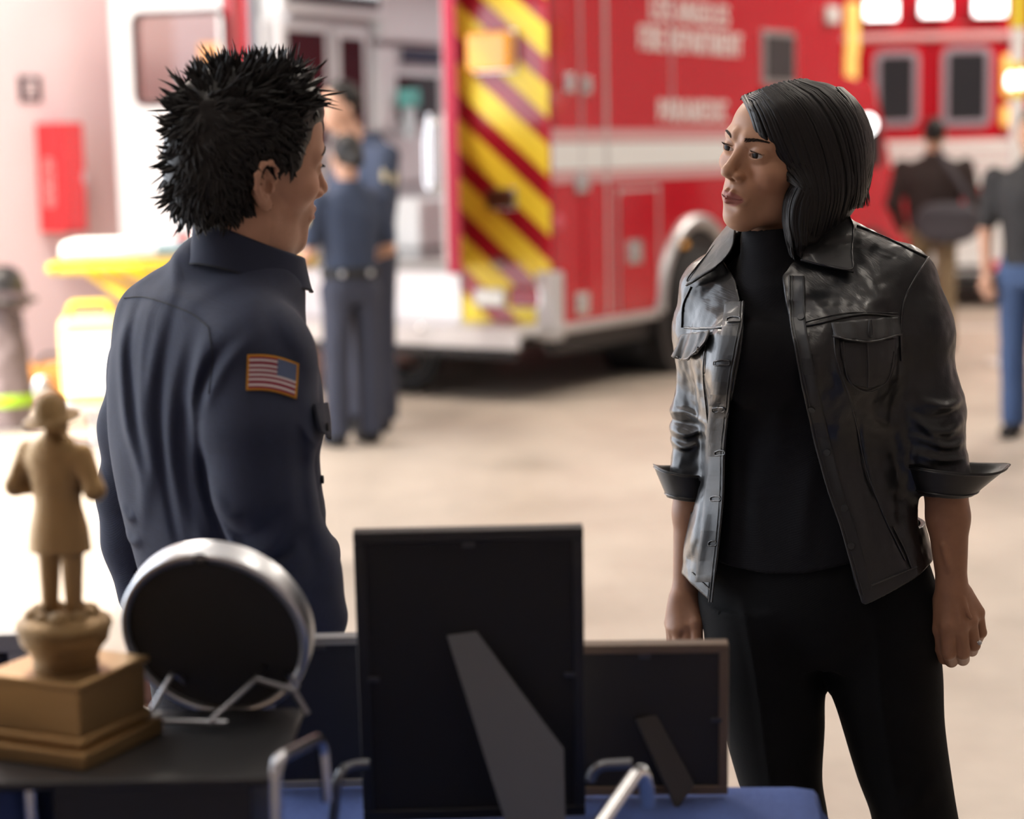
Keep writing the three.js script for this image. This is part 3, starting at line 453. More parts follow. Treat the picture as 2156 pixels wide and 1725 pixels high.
// gold firefighter statue
{
  const z = -1.93, o = at(140, 1575, z), t = thing('firefighter_statue', 'gold firefighter statuette in helmet and coat on a square base', 'statue', [o.x + 0.004, RY, z], Math.PI - 0.42), s = 1 / 1960;
  const P = (px, py) => [(px - 140) * s * 1.0, (1575 - py) * s];
  const w = 0.128;
  part(t, 'base', [bx(w + 0.012, 0.018, w + 0.012, 0, 0.009, 0, 0.003), bx(w - 0.004, 0.012, w - 0.004, 0, 0.024, 0, 0.004), bx(w - 0.012, 0.05, w - 0.012, 0, 0.055, 0, 0.002), bx(w - 0.004, 0.008, w - 0.004, 0, 0.083, 0, 0.003)], goldFlatM, 'stepped gold base');
  part(t, 'pedestal', lathe([[0.001, 0.086], [0.034, 0.086], [0.033, 0.094], [0.038, 0.104], [0.045, 0.112], [0.047, 0.122], [0.05, 0.128], [0.049, 0.134], [0.04, 0.14], [0.001, 0.142]], 36), goldM);
  const rocks = []; for (let i = 0; i < 9; i++) { const a = i * 0.7, r = 0.028; const g = new THREE.IcosahedronGeometry(rr(0.008, 0.014), 1); g.scale(1, 0.7, 1); g.translate(Math.cos(a) * r, 0.141, Math.sin(a) * r); rocks.push(g); } part(t, 'rubble', rocks, goldM);
  const fig = makeSDF(), yb = 0.142, F = (x, y, zz = 0) => [x, yb + y, zz];
  // boots and legs
  fig.cone(F(-0.014, 0.004, 0.008), F(-0.015, 0.0, 0.02), 0.008, 0.007, 0.006); fig.cone(F(0.014, 0.004, 0.002), F(0.016, 0.0, 0.016), 0.008, 0.007, 0.006);
  fig.cone(F(-0.014, 0.004, 0), F(-0.015, 0.075, 0), 0.0085, 0.0125, 0.006); fig.cone(F(0.014, 0.004, -0.003), F(0.013, 0.075, 0), 0.0085, 0.0125, 0.006);
  // coat: skirt, waist, chest
  fig.loft([[yb + 0.066, 0, 0, 0.035, 0.026], [yb + 0.09, 0, 0, 0.033, 0.024], [yb + 0.118, 0, 0, 0.027, 0.019], [yb + 0.14, 0, 0, 0.031, 0.02], [yb + 0.165, 0, 0, 0.035, 0.021], [yb + 0.178, 0, 0, 0.027, 0.017], [yb + 0.188, 0, 0, 0.012, 0.012]], 0.006);
  // arms bent to the front
  for (const q of [-1, 1]) { fig.cone(F(q * 0.034, 0.168, 0), F(q * 0.05, 0.132, -0.004), 0.0115, 0.0105, 0.008); fig.cone(F(q * 0.05, 0.132, -0.004), F(q * 0.024, 0.128, 0.03), 0.0105, 0.008, 0.005); }
  fig.ell(F(0, 0.197, 0.003), [0.0125, 0.017, 0.0145], 0.006);
  part(t, 'figure', fig.mesh([-0.075, yb - 0.012, -0.04], [0.075, yb + 0.225, 0.05], 0.0022), goldM, 'firefighter figure in turnout coat');
  { const g = lathe([[0.001, 0.026], [0.006, 0.0255], [0.012, 0.021], [0.0155, 0.012], [0.0165, 0.005], [0.027, 0.0], [0.0275, -0.002], [0.0165, 0.001], [0.001, 0.004]], 32); g.scale(1, 1, 1.2); g.rotateX(-0.18); g.translate(0, yb + 0.205, -0.003); part(t, 'helmet', g, goldM); }
  part(t, 'hose_coil', (() => { const g = new THREE.TorusGeometry(0.018, 0.005, 10, 24); g.rotateX(1.2); g.translate(0.02, yb + 0.12, 0.035); return g; })(), goldM);
}
// round plaque on an easel, seen from behind
{
  const z = -2.04, c = at(457, 1338, z), t = thing('round_plaque', 'round black-backed plaque with a thick silver rim on wire easel', 'plaque', [c.x, RY + 0.005, z], -0.16);
  const h = c.y - RY, R0 = 0.1065, tilt = 0.34;
  const put = (g) => { g.rotateX(tilt); g.translate(0, h, 0); return g; };
  const rim = lathe([[R0 - 0.010, -0.02], [R0 - 0.003, -0.021], [R0, -0.016], [R0, 0.010], [R0 - 0.003, 0.014], [R0 - 0.010, 0.013], [R0 - 0.010, -0.02]], 72); rim.rotateX(Math.PI / 2); part(t, 'rim', put(rim), std([0.62, 0.64, 0.67], 0.34, 1), 'brushed silver rim');
  const back = cyl(R0 - 0.01, R0 - 0.01, 0.016, 0, 0, 0, 64, 'z'); part(t, 'backing', put(back), std([0.02, 0.021, 0.024], 0.7), 'black backing');
  part(t, 'hanger', put((() => { const g = new THREE.TorusGeometry(0.007, 0.0022, 8, 20); g.translate(0, R0 * 0.92, 0.012); return g; })()), blackM);
  const lo = 0.004; part(t, 'easel', [bars([[0.01, lo, 0.075], [0.05, 0.04, 0.02], [0.05, 0.05, -0.03]], 0.003), bars([[0.085, 0.045, 0.02], [0.085, 0.02, -0.02], [0.02, lo, -0.05]], 0.003), bars([[-0.06, lo, 0.07], [0.03, lo, 0.068]], 0.003), bars([[0.055, 0.045, 0.04], [0.1, 0.032, 0.04]], 0.0035), bars([[0.088, 0.04, 0.03], [0.108, lo, 0.03]], 0.0035), bars([[-0.06, lo, 0.07], [-0.045, 0.045, 0.02], [-0.045, 0.02, -0.02]], 0.003)], std([0.32, 0.33, 0.36], 0.3, 1), 'thin wire easel');
}
// picture frames seen from behind
function frameBack(name, label, px0, px1, pyTop, z, hgt, lean, frameMat, backMat, turn, edge, strut) {
  const a = at(px0, pyTop, z), b = at(px1, pyTop, z), w = b.x - a.x, cx = (a.x + b.x) / 2;
  const t = thing(name, label, 'picture frame', [cx, TOP + 0.007, z], turn), lift = (g) => { g.rotateX(lean); return g; }, h = hgt ?? (a.y - TOP) / Math.cos(lean);
  for (const [bw, bh, x, y] of [[w, edge, 0, edge / 2], [w, edge, 0, h - edge / 2], [edge, h - edge * 2, -w / 2 + edge / 2, h / 2], [edge, h - edge * 2, w / 2 - edge / 2, h / 2]]) part(t, 'moulding', lift(bx(bw, bh, 0.02, x, y, -0.002, 0.0015)), frameMat);
  part(t, 'backing_board', lift(bx(w - edge * 2 + 0.004, h - edge * 2 + 0.004, 0.006, 0, h / 2, 0.002, 0.001)), backMat);
  part(t, 'picture', lift(bx(w - edge * 2, h - edge * 2, 0.003, 0, h / 2, -0.006, 0)), std([0.6, 0.6, 0.58], 0.3));
  for (const [u, v] of [[0, h - edge * 1.3], [-w / 2 + edge * 1.3, h / 2], [w / 2 - edge * 1.3, h / 2]]) part(t, 'clip', lift(bx(0.014, 0.006, 0.003, u, v, 0.007, 0.001)), std([0.08, 0.08, 0.09], 0.4, 0.8));
  if (strut) { const [tx, ty, fold, pts, m] = strut; const g = extr(shapeOf(pts), 0.003, 0.001); g.rotateX(-0.32); g.rotateY(fold); g.translate(tx, ty, 0.008); part(t, 'easel_strut', lift(g), m, 'fold-out strut'); }
  return t;
}
frameBack('picture_frame', 'tall black picture frame seen from behind, grey strut folded out', 748, 1224, 1118, -2.13, null, 0.10, std([0.013, 0.013, 0.015], 0.42), std([0.008, 0.008, 0.010], 0.7), 0.02, 0.013,
  [-0.010, 0.226, 0.0, [[-0.017, 0], [0.017, 0.004], [0.112, -0.130], [0.112, -0.228], [0.050, -0.228]], std([0.13, 0.135, 0.145], 0.55)]);
frameBack('picture_frame', 'shorter frame with a pale wooden top edge beside the tall black one', 1180, 1530, 1362, -2.2, null, 0.09, std([0.15, 0.105, 0.075], 0.5), std([0.018, 0.016, 0.016], 0.6), -0.03, 0.011,
  [0.0, 0.1, 0.5, [[-0.014, 0], [0.014, 0.0], [0.05, -0.09], [0.02, -0.115]], std([0.05, 0.045, 0.042], 0.6)]);
frameBack('picture_frame', 'frame with a grey top edge behind the round plaque', 560, 790, 1346, -2.25, null, 0.09, std([0.25, 0.25, 0.26], 0.5), std([0.012, 0.014, 0.024], 0.6), 0.03, 0.01, null);
{ // small frame at the edge behind the statue
  const t = frameBack('picture_frame', 'rounded grey and black frame half hidden by the gold statue', -70, 62, 1336, -2.2, null, 0.12, std([0.4, 0.41, 0.42], 0.4), std([0.012, 0.012, 0.014], 0.5), 0.1, 0.022, null); void t; }
// bent wire holders
function holder(label, pts, r, m) { const base = pts[0], t = thing('wire_holder', label, 'holder', [base.x, TOP + 0.002, base.z]); part(t, 'wire', bars(pts.map((p) => [p.x - base.x, Math.max(r, p.y - TOP), p.z - base.z]), r), m); return t; }
{
  const q = (px, py, z) => at(px, py, z);
  const h1 = holder('bent chrome wire holder below the round plaque', [q(582, 1740, -1.78), q(580, 1604, -1.78), q(678, 1556, -1.9), q(690, 1690, -1.9)], 0.0065, wireM);
  void h1;
  holder('dark wire holder left of the tall black frame', [q(702, 1735, -1.98), q(712, 1634, -1.98), q(735, 1614, -2.0), q(778, 1612, -2.0)], 0.0055, std([0.16, 0.17, 0.19], 0.35, 1));
  holder('bright chrome wire holder in front of the pale-edged frame', [q(1236, 1780, -1.82), q(1345, 1622, -2.0), q(1362, 1650, -2.02), q(1364, 1700, -2.03)], 0.0085, std([0.7, 0.73, 0.76], 0.2, 1));
  holder('thin dark wire bar across the base of the tall frame', [q(1244, 1640, -2.03), q(1246, 1616, -2.03), q(1330, 1612, -2.03)], 0.006, std([0.2, 0.21, 0.23], 0.35, 1));
}
{ // clear acrylic sleeve and folded blue cloth box at the near corner
  const o = at(70, 1700, -1.62), t = thing('acrylic_holder', 'clear acrylic holder at the near corner of the table', 'holder', [o.x, TOP + 0.002, -1.62], 0.3);
  const acr = std([0.75, 0.8, 0.9], 0.05, 0, { transmission: 1, thickness: 0 });
  part(t, 'panel', bx(0.11, 0.12, 0.003, 0, 0.06, 0, 0.001), acr); part(t, 'foot', bx(0.11, 0.003, 0.06, 0, 0.0015, 0.03, 0.001), acr); part(t, 'edge_rod', bars([[-0.02, 0.002, 0.005], [-0.02, 0.11, 0.005]], 0.003), wireM);
  const b = thing('blue_box', 'royal blue cloth-covered box beside the black riser', 'box', [at(355, 1600, -1.93).x - 0.205, TOP + 0.002, -1.93], 0);
  part(b, 'body', bx(0.15, 0.15, 0.18, 0, 0.075, 0, 0.012), clothM);
}
// ---------------------------------------------------------------- tools for people
const lineMix = (pts, v) => { if (v <= pts[0][1]) return pts[0][0]; for (let i = 0; i + 1 < pts.length; i++) if (v <= pts[i + 1][1]) return lerp(pts[i][0], pts[i + 1][0], (v - pts[i][1]) / (pts[i + 1][1] - pts[i][1])); return pts[pts.length - 1][0]; };   // x at y, points sorted by y
function catmull(pts, n) { const c = new THREE.CatmullRomCurve3(pts.map((p) => p.isVector3 ? p : V3(p[0], p[1], p[2] ?? 0)), false, 'centripetal'); return c.getPoints(n); }
function segDist2(x, y, ax, ay, bx_, by_) { const vx = bx_ - ax, vy = by_ - ay; let t = ((x - ax) * vx + (y - ay) * vy) / (vx * vx + vy * vy || 1e-9); t = t < 0 ? 0 : t > 1 ? 1 : t; const dx = x - ax - vx * t, dy = y - ay - vy * t; return [dx * dx + dy * dy, t]; }
// folds and creases: ridges (amp > 0) or furrows (amp < 0) of cloth along a line, in the cloth's own front plane
function foldMod(list, z, side) {
  const S = list.map(([pts, w, amp, taper]) => { const P = catmull(pts.map(([a, b]) => at(a, b, z)), Math.max(4, pts.length * 3)), xs = P.map((p) => p.x), ys = P.map((p) => p.y), m = w * 2.6; return { P, w, amp, taper: taper ?? 1, x0: Math.min(...xs) - m, x1: Math.max(...xs) + m, y0: Math.min(...ys) - m, y1: Math.max(...ys) + m }; });
  return (x, y, zz, d) => { if (d > 0.03 || d < -0.03 || (side && !side(x, y, zz))) return 0; let v = 0;
    for (const s of S) { if (x < s.x0 || x > s.x1 || y < s.y0 || y > s.y1) continue; let best = 1e9, bt = 0; const n = s.P.length - 1; for (let i = 0; i < n; i++) { const a = s.P[i], b = s.P[i + 1], q = segDist2(x, y, a.x, a.y, b.x, b.y); if (q[0] < best) { best = q[0]; bt = (i + q[1]) / n; } }
      const fade = s.taper ? Math.sin(Math.PI * clamp(bt * 0.9 + 0.05, 0, 1)) : 1; v -= s.amp * fade * Math.exp(-best / (s.w * s.w)); }
    return v; };
}
function sheet(grid, thick) {            // a cloth or leather sheet of real thickness from a grid of { p, n }
  const nu = grid.length, nv = grid[0].length, pos = [], uv = [], idx = [], id = (s, i, j) => (s * nu + i) * nv + j;
  for (let s = 0; s < 2; s++) for (let i = 0; i < nu; i++) for (let j = 0; j < nv; j++) { const g = grid[i][j], q = g.p.clone().addScaledVector(g.n, s ? 0 : thick); pos.push(q.x, q.y, q.z); uv.push(i / (nu - 1), j / (nv - 1)); }
  for (let i = 0; i + 1 < nu; i++) for (let j = 0; j + 1 < nv; j++) { idx.push(id(0, i, j), id(0, i + 1, j), id(0, i + 1, j + 1), id(0, i, j), id(0, i + 1, j + 1), id(0, i, j + 1)); idx.push(id(1, i, j), id(1, i + 1, j + 1), id(1, i + 1, j), id(1, i, j), id(1, i, j + 1), id(1, i + 1, j + 1)); }
  const rim = (a, b) => idx.push(id(0, ...a), id(1, ...a), id(0, ...b), id(0, ...b), id(1, ...a), id(1, ...b));
  for (let i = 0; i + 1 < nu; i++) { rim([i, 0], [i + 1, 0]); rim([i + 1, nv - 1], [i, nv - 1]); } for (let j = 0; j + 1 < nv; j++) { rim([0, j + 1], [0, j]); rim([nu - 1, j], [nu - 1, j + 1]); }
  const g = new THREE.BufferGeometry(); g.setAttribute('position', new THREE.Float32BufferAttribute(pos, 3)); g.setAttribute('uv', new THREE.Float32BufferAttribute(uv, 2)); g.setIndex(idx);
  const q = g.toNonIndexed(); q.computeVertexNormals();
  const gi = g.clone(); gi.computeVertexNormals(); return gi;
}
// a piece that lies on a body: outline rows top to bottom, each row given by its two ends
function patchOn(f, rows, nu, nv, off, thick, opt = {}) {
  const curveL = catmull(rows.map((r) => [...r[0], 0]), 40), curveR = catmull(rows.map((r) => [...r[1], 0]), 40), pick = opt.straight ? (c, t) => { const n = rows.length - 1, k = Math.min(n - 1, Math.floor(t * n)), u = t * n - k; return [lerp(rows[k][c][0], rows[k + 1][c][0], u), lerp(rows[k][c][1], rows[k + 1][c][1], u)]; } : (c, t) => { const p = (c ? curveR : curveL)[Math.round(t * 40)]; return [p.x, p.y]; };
  const grid = []; let last = null;
  for (let i = 0; i < nu; i++) { const row = []; for (let j = 0; j < nv; j++) {
    const u = i / (nu - 1), v = 1 - j / (nv - 1), a = pick(0, v), b = pick(1, v); let px = lerp(a[0], b[0], u), py = lerp(a[1], b[1], u) + (opt.bow ? opt.bow(u, v) : 0);
    let p = hit(f, px, py, opt.t0 ?? 1.8, opt.t1 ?? 4.2); if (!p || (opt.zmin && p.z < opt.zmin)) p = at(px, py, last ? last.z : (opt.z ?? -2.75)); last = p;
    const n = gradient(f, p, opt.eps ?? 0.006); row.push({ p: p.clone().addScaledVector(n, off + (opt.lift ? opt.lift(u, v) : 0)), n }); } grid.push(row); }
  return sheet(grid, thick);
}
function seamOn(f, pts, r, off = 0.0006, opt = {}) { const P = catmull(pts, opt.n ?? pts.length * 8), out = []; let last = null; for (const q of P) { let p = hit(f, q.x, q.y, opt.t0 ?? 1.8, opt.t1 ?? 4.2); if (!p || (last && p.distanceTo(last) > 0.08)) { if (!last) continue; p = at(q.x, q.y, last.z); } last = p; out.push(p.clone().addScaledVector(gradient(f, p, 0.004), off)); } return out.length > 2 ? new THREE.TubeGeometry(new THREE.CatmullRomCurve3(out), out.length * 2, r, 6, false) : null; }
// hair: flat tapering locks
function locks() {
  const pos = [], nor = [], idx = [], uv = [];
  return {
    add(P, w, th, nfn, tip = 0.12, root = 0.7) {
      const n = P.length, K = 6, base = pos.length / 3;
      for (let i = 0; i < n; i++) { const a = P[Math.max(0, i - 1)], b = P[Math.min(n - 1, i + 1)], T = b.clone().sub(a).normalize(), N0 = nfn(P[i], i / (n - 1)), B = T.clone().cross(N0).normalize(), N = B.clone().cross(T).normalize(), t = i / (n - 1), s = t < 0.3 ? lerp(root, 1, t / 0.3) : lerp(1, tip, Math.pow((t - 0.3) / 0.7, 1.6));
        for (let k = 0; k < K; k++) { const an = k / K * Math.PI * 2, cx = Math.cos(an), sy = Math.sin(an), q = P[i].clone().addScaledVector(B, cx * w * s).addScaledVector(N, sy * th * s), nn = B.clone().multiplyScalar(cx / w).addScaledVector(N, sy / th).normalize(); pos.push(q.x, q.y, q.z); nor.push(nn.x, nn.y, nn.z); uv.push(k / K, t); } }
      for (let i = 0; i + 1 < n; i++) for (let k = 0; k < K; k++) { const a = base + i * K + k, b = base + i * K + (k + 1) % K; idx.push(a, a + K, b, b, a + K, b + K); }
    },
    geo() { const g = new THREE.BufferGeometry(); g.setAttribute('position', new THREE.Float32BufferAttribute(pos, 3)); g.setAttribute('normal', new THREE.Float32BufferAttribute(nor, 3)); g.setAttribute('uv', new THREE.Float32BufferAttribute(uv, 2)); g.setIndex(idx); return g; },
  };
}
const headMatrix = (c, s, yaw, pitch, roll) => new THREE.Matrix4().compose(V3(...c), new THREE.Quaternion().setFromEuler(new THREE.Euler(pitch * Math.PI / 180, yaw * Math.PI / 180, roll * Math.PI / 180, 'YXZ')), V3(s, s, s));
// a head in its own axes: x to the person's left, y up, z out of the face, origin between the ears at eye height
function headField(o = {}) {
  const m = o.male ? 1 : 0, f = makeSDF(), u = m ? 0 : 0.005, ew = m ? 0 : 0.0022;
  if (m) f.ell([0, 0.034, -0.016], [0.0735, 0.088, 0.094]).ell([0, 0.036, 0.034], [0.061, 0.06, 0.056], 0.03);
  else f.ell([0, 0.022, -0.016], [0.067, 0.076, 0.084]).ell([0, 0.034, 0.036], [0.058, 0.052, 0.052], 0.03);
  f.ell([0, -0.03, 0.034], [0.057 + m * 0.003, 0.076, 0.05], 0.03);
  for (const s of [-1, 1]) {
    f.ell([s * 0.044, -0.026, 0.052], [0.022, 0.0175, 0.025], 0.022);
    f.cone([s * (0.052 + m * 0.005), -0.064 - m * 0.006, -0.002], [s * 0.014, -0.103 - m * 0.005, 0.062], 0.0185 + m * 0.003, 0.0165 + m * 0.002, 0.024);
    f.cone([s * 0.013, 0.0195, 0.0865], [s * 0.046, 0.0175, 0.0685], 0.0085 + m * 0.001, 0.008, 0.014);
  }
  f.ell([0, -0.103, 0.068], [0.0195 + m * 0.004, 0.0165, 0.018], 0.018);
  f.ell([0, -0.067, 0.071], [0.03, 0.027, 0.023], 0.02);
  for (const s of [-1, 1]) f.cut([s * 0.0315, -0.001, 0.0985], [0.018, 0.0125, 0.0135], 0.014);
  f.cone([0, 0.0, 0.075], [0, -0.042 + u, 0.084], 0.0095, 0.0125, 0.012).cone([0, 0.006, 0.084 - u * 0.3], [0, -0.032 + u, 0.1045 - u * 0.2], 0.0068, 0.0082, 0.010).ell([0, -0.0385 + u, 0.1055], [0.0102 + u * 0.15, 0.0084, 0.0098], 0.007);
  for (const s of [-1, 1]) f.ell([s * (0.0122 + (o.wing ?? 0)), -0.0425 + u, 0.0942], [0.0066 + (o.wing ?? 0) * 0.6, 0.0066, 0.0100], 0.006);
  f.cone([0, -0.0435 + u, 0.1015], [0, -0.049 + u, 0.091], 0.004, 0.0045, 0.006);
  for (const s of [-1, 1]) f.cut([s * 0.0068, -0.0492 + u, 0.0985], [0.0033 + (o.wing ?? 0) * 0.8, 0.0032, 0.0058], 0.002, [0, s * 0.35, 0]);
  // lids over the eyeballs and the open slit
  for (const s of [-1, 1]) {
    f.ell([s * 0.0315, -0.001, 0.0735], [0.0142 + ew, 0.0136, 0.0139], 0.0055);
    f.cut([s * 0.0315, -0.0022 - m * 0.0, 0.089], [0.0134 + ew, o.slit ?? 0.0047, 0.0125], 0.0012, [0, s * 0.22, s * 0.1]);
    f.cutCone([s * 0.021, 0.0052, 0.0865], [s * 0.0315, 0.0082, 0.0885], 0.0008, 0.001, 0.002); f.cutCone([s * 0.0315, 0.0082, 0.0885], [s * 0.044, 0.0052, 0.0815], 0.001, 0.0008, 0.002);
  }
  // lips
  for (const s of [-1, 1]) {
    f.cone([s * 0.0255, -0.0718, 0.0795], [s * 0.006, -0.0652, 0.0940], 0.0034, 0.0050, 0.0045).cone([s * 0.006, -0.0655, 0.0935], [0, -0.0672, 0.0945], 0.0048, 0.0044, 0.003);
    f.cone([s * 0.0240, -0.0738, 0.0800], [0, -0.0800, 0.0930], 0.0040, 0.0074, 0.005);
    f.cutCone([s * 0.0225, -0.0726, 0.087], [0, -0.0722 - (o.open ?? 0), 0.0975], 0.0008, (o.open ? 0.0030 : 0.0009), 0.0012);
  }
  f.cut([0, -0.0885, 0.0935], [0.016, 0.0055, 0.006], 0.01);
  f.cutCone([0, -0.054, 0.0972], [0, -0.061, 0.0985], 0.0008, 0.001, 0.006);
  // ears
  for (const s of [-1, 1]) if (o.ears) {
    const rot = [0.0, s * 0.42, -0.0], E = (x, y, z) => [s * (0.0775 + x), y - 0.005, z - 0.006];
    f.ell(E(-0.003, -0.009, -0.0105), [0.0075, 0.024, 0.0145], 0.008, rot);
    // helix rim
    const H = [[0.0045, -0.004, 0.004], [0.006, 0.012, 0.003], [0.0085, 0.0215, -0.007], [0.0115, 0.0195, -0.019], [0.0135, 0.006, -0.026], [0.0115, -0.012, -0.024], [0.0065, -0.028, -0.014], [0.0035, -0.037, -0.005]];
    f.chain(H.map((h) => E(...h)), [0.0026, 0.0032, 0.0037, 0.0039, 0.0038, 0.0037, 0.0048, 0.0052], 0.004);
    f.ell(E(0.002, -0.034, -0.006), [0.0045, 0.0078, 0.0085], 0.005, rot);
    f.chain([E(0.008, 0.012, -0.012), E(0.0095, -0.002, -0.0165), E(0.008, -0.015, -0.0155), E(0.006, -0.024, -0.008)], [0.0028, 0.003, 0.003, 0.0032], 0.003);
    f.ell(E(0.0055, -0.0135, -0.0005), [0.0042, 0.0062, 0.0038], 0.003);
    f.cut(E(0.008, -0.0095, -0.0078), [0.0078, 0.0092, 0.0052], 0.003, rot); f.cut(E(0.0115, 0.009, -0.0155), [0.0045, 0.0125, 0.0045], 0.003, [0, s * 0.42, s * 0.12]); f.cut(E(0.0095, 0.012, -0.004), [0.0045, 0.005, 0.005], 0.003);
    f.cut(E(-0.002, -0.008, -0.0345), [0.0045, 0.028, 0.0105], 0.004);
  }
  return f;
}
function skinColor(base, lip, o = {}) {
  return (x, y, z) => {
    const n = noise(x * 60, y * 60, z * 60) * 0.5 + noise(x * 160, y * 160, z * 160) * 0.3, k = 1 + n * 0.10; let c = [base[0] * k, base[1] * k * (1 - n * 0.02), base[2] * k];
    const mixTo = (q, t) => { c = c.map((v, i) => lerp(v, q[i], t)); };
    const cheek = Math.exp(-1 * (((Math.abs(x) - 0.042) / 0.022) ** 2 + ((y + 0.036) / 0.022) ** 2)) * (z > 0.03 ? 1 : 0); mixTo([base[0] * 1.12, base[1] * 0.86, base[2] * 0.82], cheek * 0.4);
    if (z > 0.07) {
      const lw = 0.0255, ax = Math.abs(x) / lw; if (ax < 1.05) { const top = -0.0618 - 0.0085 * ax * ax + (ax < 0.25 ? -0.0012 * (1 - ax / 0.25) : 0), bot = -0.0865 + 0.0125 * ax * ax, e = 0.0012, t = sstep(top + e, top - e, y) * sstep(bot - e, bot + e, y) * sstep(1.05, 0.92, ax); mixTo(lip, t * 0.85); }
    }
    if (o.beard && z > 0.0) { const b = sstep(-0.045, -0.062, y) * (0.55 + 0.45 * noise(x * 420, y * 420, z * 420)); mixTo(base.map((v) => v * 0.62), clamp(b * 0.45, 0, 0.6)); }
    return c;
  };
}
function bodyOf(parent, geos, mat) {
  const list = geos.map((g) => g.index ? g.toNonIndexed() : g), has = list.some((g) => g.attributes.color);
  for (const g of list) { if (has && !g.attributes.color) throw new Error('colour'); for (const k of Object.keys(g.attributes)) if (!['position', 'normal', 'uv', 'color'].includes(k)) g.deleteAttribute(k); }
  return part(parent, 'body', mergeGeometries(list), mat);
}
function eyeGeo(r, look) { const g = new THREE.SphereGeometry(r, 72, 60); g.rotateX(Math.PI / 2); g.applyQuaternion(new THREE.Quaternion().setFromUnitVectors(V3(0, 0, 1), V3(...look).normalize())); const p = g.attributes.position, c = new Float32Array(p.count * 3), L = V3(...look).normalize(); for (let i = 0; i < p.count; i++) { const a = Math.acos(clamp(V3(p.getX(i), p.getY(i), p.getZ(i)).normalize().dot(L), -1, 1)); const q = a < 0.22 ? [0.003, 0.003, 0.003] : a < 0.53 ? [0.016, 0.008, 0.005] : a < 0.57 ? [0.03, 0.02, 0.018] : [0.48, 0.42, 0.39]; c.set(q, i * 3); } g.setAttribute('color', new THREE.BufferAttribute(c, 3)); return g; }
const leatherM = std([0.0062, 0.0068, 0.0082], 0.33, 0, { specularIntensity: 0.85, clearcoat: 0.22, clearcoatRoughness: 0.2, bumpMap: pebble, bumpScale: 0.00025 });
const leatherEdgeM = std([0.011, 0.0115, 0.013], 0.3, 0, { clearcoat: 0.4, clearcoatRoughness: 0.25 });
const hairM = std([0.0085, 0.0076, 0.0078], 0.42, 0, { specularIntensity: 0.6 });
const skinMat = (r = 0.48) => new THREE.MeshPhysicalMaterial({ color: 0xffffff, vertexColors: true, roughness: r, specularIntensity: 0.7, sheen: 0.15, sheenColor: new THREE.Color(0.8, 0.5, 0.4), sheenRoughness: 0.5 });
